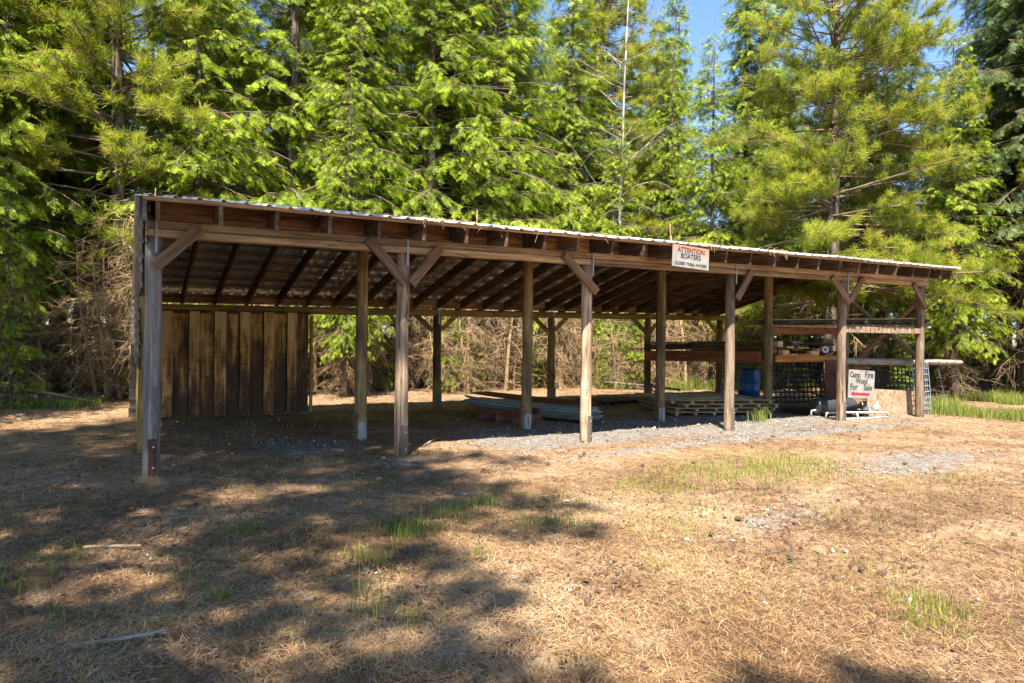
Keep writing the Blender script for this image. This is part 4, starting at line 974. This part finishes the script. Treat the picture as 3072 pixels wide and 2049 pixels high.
def tuft_template(n=34, seed=1):
    r = np.random.default_rng(seed); V = []; F = []
    for i in range(n):
        a = r.uniform(0, 6.28); e = r.uniform(-.35, 1.35); base = np.array([0, r.uniform(-.45, .1), 0])
        d = np.array([math.cos(a) * math.cos(e), math.sin(e), math.sin(a) * math.cos(e)]); s_ = np.cross(d, r.normal(0, 1, 3)); s_ /= np.linalg.norm(s_); l = r.uniform(.75, 1.1); b = len(V)
        V.extend([base - s_ * .028, base + s_ * .028, base + d * l + s_ * .012 + [0, 0, -.05], base + d * l - s_ * .012 + [0, 0, -.05]]); F.append((b, b + 1, b + 2, b + 3))
    return np.array(V), np.array(F)
TT, TTF = tuft_template()
def pine_crown(H, h0, rad, nb, seed, size=.21):
    r = np.random.default_rng(seed); hs = h0 + (H - h0 - .4) * np.sort(r.random(nb)); f = (hs - h0) / (H - h0)
    L = rad * (1 - f) ** .6 * r.uniform(.6, 1.15, nb) + .4; az = r.uniform(0, 6.283, nb); e0 = R(-4) + R(38) * f + r.normal(0, .12, nb)
    P = branch_curves(hs, az, L, e0, .10 * r.uniform(-.6, 1.6, nb), 7, seed)
    cnt = np.maximum(4, (L / .20).astype(int)); bi = np.repeat(np.arange(nb), cnt); t = r.uniform(.25, 1, len(bi)) ** .8
    o, tg = curve_at(P, bi, t); lat = norm(np.cross(tg, np.array([0, 0, 1.]))) * np.where(r.random(len(bi)) < .5, 1, -1)[:, None]
    sl = np.minimum((.35 * L[bi] * (1 - t) + .25) * r.uniform(.6, 1.3, len(bi)), 1.3)
    sdr = norm(tg * .8 + lat * r.uniform(.3, .95, len(bi))[:, None] + np.array([0, 0, .12]) + r.normal(0, .15, (len(bi), 3)))
    K = 4; tt = np.linspace(0, 1, K); S = o[:, None] + sdr[:, None] * (sl[:, None] * tt)[..., None]; S[..., 2] += (sl[:, None] * .18) * tt ** 2
    c2 = np.maximum(2, (sl / .17).astype(int)); si = np.repeat(np.arange(len(bi)), c2); t2 = 1 - r.random(len(si)) ** 1.5 * .8
    o2, tg2 = curve_at(S, si, t2); o2 = o2 + r.normal(0, .06, o2.shape)
    d2 = norm(tg2 + np.array([0, 0, .35]) + r.normal(0, .45, (len(si), 3))); nr = norm(r.normal(0, 1, (len(si), 3)))
    V, F = place(TT, TTF, o2, d2, nr, size * r.uniform(.75, 1.15, len(si)))
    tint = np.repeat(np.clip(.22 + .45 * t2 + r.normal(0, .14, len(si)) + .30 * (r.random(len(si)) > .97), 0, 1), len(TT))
    RB = .035 * (L / rad)[:, None] * np.linspace(1, .25, 7)[None] + .006; RS = np.repeat(.009 * np.linspace(1, .6, K)[None], len(S), 0)
    VB, FB = tubes(P, RB, 5); VS, FS = tubes(S, RS, 3)
    return V, F, tint, np.concatenate([VB, VS]), np.concatenate([FB, FS + len(VB)])

def dead_branches(h0, h1, n, Lm, seed, up=0.0, rr=.011):
    r = np.random.default_rng(seed); hs = r.uniform(h0, h1, n); L = Lm * r.uniform(.4, 1.1, n)
    P = branch_curves(hs, r.uniform(0, 6.283, n), L, r.normal(up, .22, n), r.uniform(.0, .5, n), 7, seed)
    P = P + r.normal(0, .025, P.shape) * np.linspace(0, 1, 7)[None, :, None]
    m_ = n * 9; bi = r.integers(0, n, m_); t = r.uniform(.15, 1, m_); o, tg = curve_at(P, bi, t)
    dr = norm(tg * .6 + r.normal(0, .6, (m_, 3)) + np.array([0, 0, -.15])); l = r.uniform(.15, .7, m_) * (Lm / 1.6)
    K = 5; tt = np.linspace(0, 1, K); S = o[:, None] + dr[:, None] * (l[:, None] * tt)[..., None]; S[..., 2] -= (l * r.uniform(-.2, .7, m_))[:, None] * tt ** 2
    S += r.normal(0, .02, S.shape) * tt[None, :, None]
    m2 = m_ * 2; b2 = r.integers(0, m_, m2); o, tg = curve_at(S, b2, r.uniform(.3, 1, m2)); dr = norm(tg * .5 + r.normal(0, .6, (m2, 3))); l = r.uniform(.08, .3, m2)
    Q = o[:, None] + dr[:, None] * (l[:, None] * np.linspace(0, 1, 3))[..., None]; Q[..., 2] -= l[:, None] * .25 * np.linspace(0, 1, 3) ** 2
    V1, F1 = tubes(P, np.repeat(rr * np.linspace(1.3, .4, 7)[None], n, 0), 3); V2, F2 = tubes(S, np.repeat(rr * .55 * np.linspace(1, .5, K)[None], m_, 0), 3)
    V3, F3 = tubes(Q, np.full((m2, 3), rr * .33), 3)
    return np.concatenate([V1, V2, V3]), np.concatenate([F1, F2 + len(V1), F3 + len(V1) + len(V2)])

def trunk_mesh(H, r0, seed, bend=.12, n=14):
    rn = np.random.default_rng(seed); K = 22; t = np.linspace(0, 1, K)
    P = np.stack([bend * np.sin(t * 3.1 + rn.uniform(0, 6)) - bend * np.sin(rn.uniform(0, 6)) * 0, bend * np.sin(t * 2.3 + rn.uniform(0, 6)), -.3 + t * (H + .3)], -1)
    P[:, :2] -= P[0, :2]
    rad = r0 * (1 - t) ** .85 + .012; rad[0] *= 1.45; rad[1] *= 1.12
    b = MB(); b.tube([tuple(p) for p in P], list(rad), n, .06, seed, True)
    me = bpy.data.meshes.new('trunk'); me.from_pydata(b.v, [], b.f); me.polygons.foreach_set('use_smooth', [True] * len(me.polygons)); return me

def make_tree(name, kind, H, h0, rad, nb, seed, tr, leaf, bk, label, cat='tree', dead=(0.3, 4.2, 48, 1.6), **kw):
    root = thing(name, label, cat, (0, 0, 0))
    link_mesh('trunk', trunk_mesh(H, tr, seed), M[bk], root)
    V, F, tint, VB, FB = (fir_crown if kind == 'fir' else pine_crown)(H, h0, rad, nb, seed, **kw)
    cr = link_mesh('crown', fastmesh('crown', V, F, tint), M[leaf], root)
    link_mesh('crown_branches', fastmesh('crown_branches', VB, FB), M['twig'], cr)
    if dead:
        V, F = dead_branches(*dead, seed + 5); link_mesh('dead_branches', fastmesh('dead_branches', V, F), M['deadwood'], root)
    return root
def set_leaf(root, leaf):
    for c in root.children:
        if c.name.startswith('crown'):
            c.material_slots[0].link = 'OBJECT'; c.material_slots[0].material = M[leaf]

FIR_A = make_tree('fir_tree', 'fir', 21, 3.2, 3.3, 290, 101, .19, 'fir', 'bark', 'x')
FIR_B = make_tree('fir_tree', 'fir', 18, 2.4, 2.8, 270, 102, .15, 'fir', 'bark', 'x', size=.32, droop=.36)
FIR_C = make_tree('fir_tree', 'fir', 24, 4.2, 3.6, 290, 103, .22, 'fir', 'bark', 'x', dead=(.5, 5.0, 46, 1.9))
PINE_A = make_tree('pine_tree', 'pine', 17, 2.9, 3.9, 190, 201, .21, 'pine', 'bark_pine', 'x', dead=(1.5, 4.0, 22, 1.7))
PINE_B = make_tree('pine_tree', 'pine', 19, 3.9, 2.6, 170, 202, .16, 'pine', 'bark_pine', 'x', dead=(1.0, 6.0, 30, 1.5))
FIR_D = make_tree('fir_tree', 'fir', 16, .5, 3.0, 150, 104, .14, 'fir', 'bark', 'x', dead=None, dens=.6, size=.40)
PINE_C = make_tree('pine_tree', 'pine', 24, 9.5, 4.2, 150, 203, .26, 'pine', 'bark_pine', 'x', dead=None)
USED = set()
def tree(proto, x, y, s_, rot, label, leaf=None, group=None, sz=None):
    loc = (x, y, G(x, y)); sc = (s_, s_, sz or s_)
    if proto.name in USED: o = dup(proto, loc, rot, sc)
    else: USED.add(proto.name); o = proto; o.location = loc; o.rotation_euler = (0, 0, rot); o.scale = sc
    o['label'] = label
    if group: o['group'] = group
    elif 'group' in o: del o['group']
    set_leaf(o, leaf or ('pine' if proto.name.startswith('pine') else 'fir'))
    return o
# trees one can tell apart, left to right
tree(FIR_A, -4.35, 5.6, .70, .4, 'shaded fir closest on the left edge of the photo')
tree(FIR_C, -3.9, 13.5, .95, 2.0, 'tall fir at the far left behind the fallen log')
tree(PINE_B, -.42, 11.8, 1.08, 1.1, 'tall straight pine with a dark bare trunk above the left end of the roof')
tree(FIR_B, -2.2, 17.0, 1.2, 3.3, 'pale green fir behind the straight pine on the left')
tree(FIR_B, 1.4, 11.6, 1.0, .2, 'bushy bright fir behind the left end of the shed')
tree(FIR_A, 3.9, 12.4, 1.0, 5.1, 'large bright fir above the left half of the roof')
tree(FIR_C, 6.6, 13.8, .95, 1.5, 'tall fir with a thick trunk behind the second bay of the shed')
tree(FIR_A, 8.6, 12.2, 1.02, 2.6, 'full bright fir in the middle of the tree line')
tree(FIR_B, 10.9, 12.2, 1.12, .9, 'drooping fir behind the middle of the shed')
tree(FIR_C, 12.6, 15.4, 1.0, 4.0, 'tall dark-trunked fir rising behind the middle of the shed')
tree(PINE_B, 16.6, 13.7, 1.1, .3, 'slender pine with tufted branches left of the bare pale tree')
tree(FIR_B, 20.6, 15.0, .93, 2.2, 'pointed fir top left of the gap of blue sky')
tree(FIR_C, 27.2, 15.5, .85, 5.5, 'blue-green fir right of the gap of blue sky', 'spruce')
tree(PINE_A, 18.3, 4.5, 1.0, .8, 'big yellow-green pine behind the right end of the shed')
tree(FIR_B, 21.6, 2.6, .62, .5, 'low bright fir with sprays reaching down to the grass on the right')
tree(FIR_A, 25.8, 2.6, .95, 1.9, 'tall dark fir at the right edge of the photo', 'fir_dark')
tree(FIR_A, 23.2, 6.0, .9, 3.9, 'grey-green fir between the big pine and the dark fir on the right', 'spruce')
tree(PINE_B, 23.5, -.9, .85, 2.5, 'pine whose tufts hang into the upper right corner')
tree(FIR_B, 5.6, 11.2, .9, 3.3, 'leafy fir filling the space behind the third post of the shed')
tree(FIR_A, 10.2, 14.6, .95, .7, 'broad fir between the two tall trunks above the middle of the roof')
tree(FIR_B, 14.3, 12.6, .95, 5.0, 'dense fir just left of the slender pine')
tree(FIR_B, 18.6, 12.0, .78, 2.9, 'bright fir between the bare pale tree and the gap of sky')
tree(FIR_A, -2.9, 12.3, .9, 1.4, 'bright fir beyond the left end of the shed')
tree(FIR_B, 22.4, 10.0, .72, 1.0, 'mid-height fir behind the big yellow-green pine')
tree(FIR_B, 15.0, 10.8, .55, 1.2, 'small young fir behind the fourth bay of the shed')
tree(FIR_B, 18.2, 9.3, .72, 4.4, 'half-grown bright fir right of the fifth bay')
tree(FIR_B, 4.9, 9.7, .50, 2.9, 'young fir whose green sprays hang into the second bay')
# filler behind
r = random.Random(12)
spots = []
for row, (d0, n0) in enumerate(((17.5, 12), (21.5, 13), (26, 15), (32, 18), (40, 22))):
    for k in range(n0):
        u = -9 + (k + r.uniform(-.3, .3)) * (d0 * 1.0 + 26) / n0 * 1.12
        x = u; y = d0 + r.uniform(-1, 1) - max(0, u - 14) * .28
        spots.append((x, y))
# right-hand side of the clearing, deeper rows
spots += [(27, 6.5), (29, 1.5), (30, -3), (31, 8), (34, 3), (36, -2), (28.5, 11), (33, 13), (38, 9), (40, 3), (26.5, -2.2)]
spots += [(24.6, 1.6), (27.5, 4.2), (31, 5.5), (29.5, -4.6), (33, -5.5), (24.8, 9.2), (-4.9, 16.2), (-7.8, 18.5), (-11.5, 20), (-9, 24), (-13, 27)]
spots += [(-6.5, 6.5), (-7.5, 10.5), (-6.2, 15.2), (-9.5, 14), (-10, 8)]
cx_, cy_ = -.24, -8.6
for x, y in spots:
    a = math.degrees(math.atan2(x - cx_, y - cy_)); dd = math.hypot(x - cx_, y - cy_)
    s_ = r.uniform(.8, 1.15)
    if 43.5 < a < 48.5: s_ = .42 * dd / 30                      # the gap of sky
    if 57.5 < a < 62.5: s_ = min(s_, .66)
    p = r.choice([FIR_A, FIR_D, FIR_C, FIR_D, FIR_D, PINE_B]) if dd < 38 else FIR_D
    tree(p, x, y, s_, r.uniform(0, 6.28), 'tall conifer in the deeper rows of the forest behind the shed', r.choice(['fir', 'fir', 'spruce', 'fir_dark']) if p is not PINE_B else None, 'conifers in the deeper forest rows')
# trees behind the camera, they throw the shade in the foreground
tree(PINE_C, -5.2, -8.7, 1.0, .5, 'high-crowned pine left of the photographer shading the foreground', None, 'conifers behind the viewpoint')
tree(PINE_C, -7.6, -6.6, .95, 2.5, 'high-crowned pine further left of the photographer', None, 'conifers behind the viewpoint')
tree(FIR_B, -4.4, -2.6, .60, 4.5, 'smaller fir on the left outside the view shading the ground by the corner post', 'fir', 'conifers behind the viewpoint')
tree(PINE_B, -2.75, -14.2, .72, 1.5, 'pine behind the photographer shading the lower right edge', None, 'conifers behind the viewpoint')
tree(PINE_B, -5.6, -15.6, .93, 3.1, 'pine further behind the photographer shading the lower left edge', None, 'conifers behind the viewpoint')

for k, (x, y, s_) in enumerate([(2.1, 12.4, .16), (6.9, 11.6, .2), (9.6, 11.0, .13), (11.9, 11.3, .22), (13.6, 9.6, .12), (16.4, 10.3, .2), (-3.4, 12.4, .2), (-1.1, 13.2, .25), (20.3, 7.4, .25), (1.2, 9.8, .26), (3.4, 10.3, .30), (8.3, 10.2, .24), (14.6, 9.2, .26), (-2.4, 9.2, .28), (.2, 11.3, .3), (18.9, 7.6, .28), (22.5, 4.6, .2), (19.3, 2.9, .14), (23.6, .9, .25)]):
    tree(FIR_D, x, y, s_, k * 1.3, 'small bushy young fir growing low among the dead twigs at the forest edge', None, 'young firs low at the forest edge')
# bare pale tree
bt = thing('bare_tree', 'slim leafless pale-barked tree with curved branches in front of the firs', 'tree', (14.6, 10.4, 0))
pts = [(14.6, 10.4, -.2), (14.85, 10.5, 1.0), (15.0, 10.55, 2.4), (15.02, 10.6, 5), (15.12, 10.6, 8), (15.2, 10.6, 11), (15.3, 10.55, 14)]
MB().tube(pts, [.11, .09, .075, .06, .047, .036, .022], 10, .05, 4).build('trunk', M['bark_birch'], bt, True)
rn = np.random.default_rng(8); P = []
for k in range(34):
    h = rn.uniform(2.6, 12.5); a = rn.uniform(0, 6.28) if k > 6 else rn.uniform(-.6, .6); L_ = rn.uniform(.8, 2.6) * (1.0 if k > 3 else 1.3)
    K = 9; t = np.linspace(0, 1, K); up_ = rn.uniform(.2, 1.2); dn = rn.uniform(-.2, 1.3) * (h < 9)
    x = 15.05 + .02 * h * 0 + np.cos(a) * L_ * t; y = 10.58 + np.sin(a) * L_ * t; z = h + L_ * (up_ * t - dn * t ** 2.5)
    P.append(np.stack([x + .05 * np.sin(t * 9 + k), y, z], -1))
P = np.array(P); V, F = tubes(P, np.repeat(.020 * np.linspace(1, .25, 9)[None], len(P), 0), 4)
bi = rn.integers(0, len(P), 220); o, tg = curve_at(P, bi, rn.uniform(.2, 1, 220)); dr = norm(tg + rn.normal(0, .6, (220, 3))); l = rn.uniform(.2, .8, 220)
Q = o[:, None] + dr[:, None] * (l[:, None] * np.linspace(0, 1, 5))[..., None]; Q[..., 2] -= l[:, None] * .4 * np.linspace(0, 1, 5) ** 2
V2, F2 = tubes(Q, np.repeat(.007 * np.linspace(1, .5, 5)[None], 220, 0), 3)
V = np.concatenate([V, V2]); F = np.concatenate([F, F2 + len(P) * 9 * 4])
link_mesh('branches', fastmesh('branches', V - np.array([14.6, 10.4, 0]), F), M['bark_birch'], bt)

# thin dead understorey trees at the forest edge
def snag(seed, H, r0, n):
    t = thing('dead_sapling', 'thin dead sapling with a tangle of bare twigs at the forest edge behind the shed', 'dead sapling', (0, 0, 0), 'dead saplings at the forest edge')
    link_mesh('trunk', trunk_mesh(H, r0, seed, .2, 8), M['deadwood'], t)
    V, F = dead_branches(.2, H * .95, n, 1.15, seed, -.1, .010); link_mesh('twigs', fastmesh('twigs', V, F), M['deadwood'], t); return t
SN = [snag(301, 4.2, .045, 42), snag(302, 3.4, .03, 36), snag(303, 5.2, .06, 46)]
r = random.Random(5); used = [False] * 3
def edge_y(x): return 10.6 - .25 * max(0, x - 11) if x > -1 else 11.5
for k in range(110):
    x = -5 + 27 * (k + r.random()) / 110; y = edge_y(x) + r.uniform(-.9, 3.4) + (0 if x > 0 else 1); j = k % 3
    loc = (x, y, G(x, y)); s_ = r.uniform(.65, 1.15)
    if not used[j]: SN[j].location = loc; SN[j].scale = (s_,) * 3; used[j] = True
    else: dup(SN[j], loc, r.uniform(0, 6.28), (s_,) * 3)
# unbroken woodland floor brush further back
rn = np.random.default_rng(77); V, F = dead_branches(0, 1, 10, 1, 1)
parts = []
x = rn.uniform(-14, 44, 26000); y = rn.uniform(12.5, 30, 26000) - np.maximum(0, x - 12) * .35
o = np.stack([x, y, gh(x, y) + rn.uniform(0, 1, 26000) ** 1.6 * 1.5], -1)
V, F = place(ST, SF, o, rn.normal(0, 1, (26000, 3)) + np.array([0, 0, .2]), norm(rn.normal(0, .6, (26000, 3)) + np.array([0, 0, 1])), rn.uniform(.3, .7, 26000))
tag(link_mesh('woodland_brush', fastmesh('woodland_brush', V, F, np.repeat(np.clip(rn.normal(.35, .2, 26000), 0, 1), len(ST))), M['fir_dark']), 'low dark green brush on the forest floor far behind the shed', 'brush', kind='stuff')
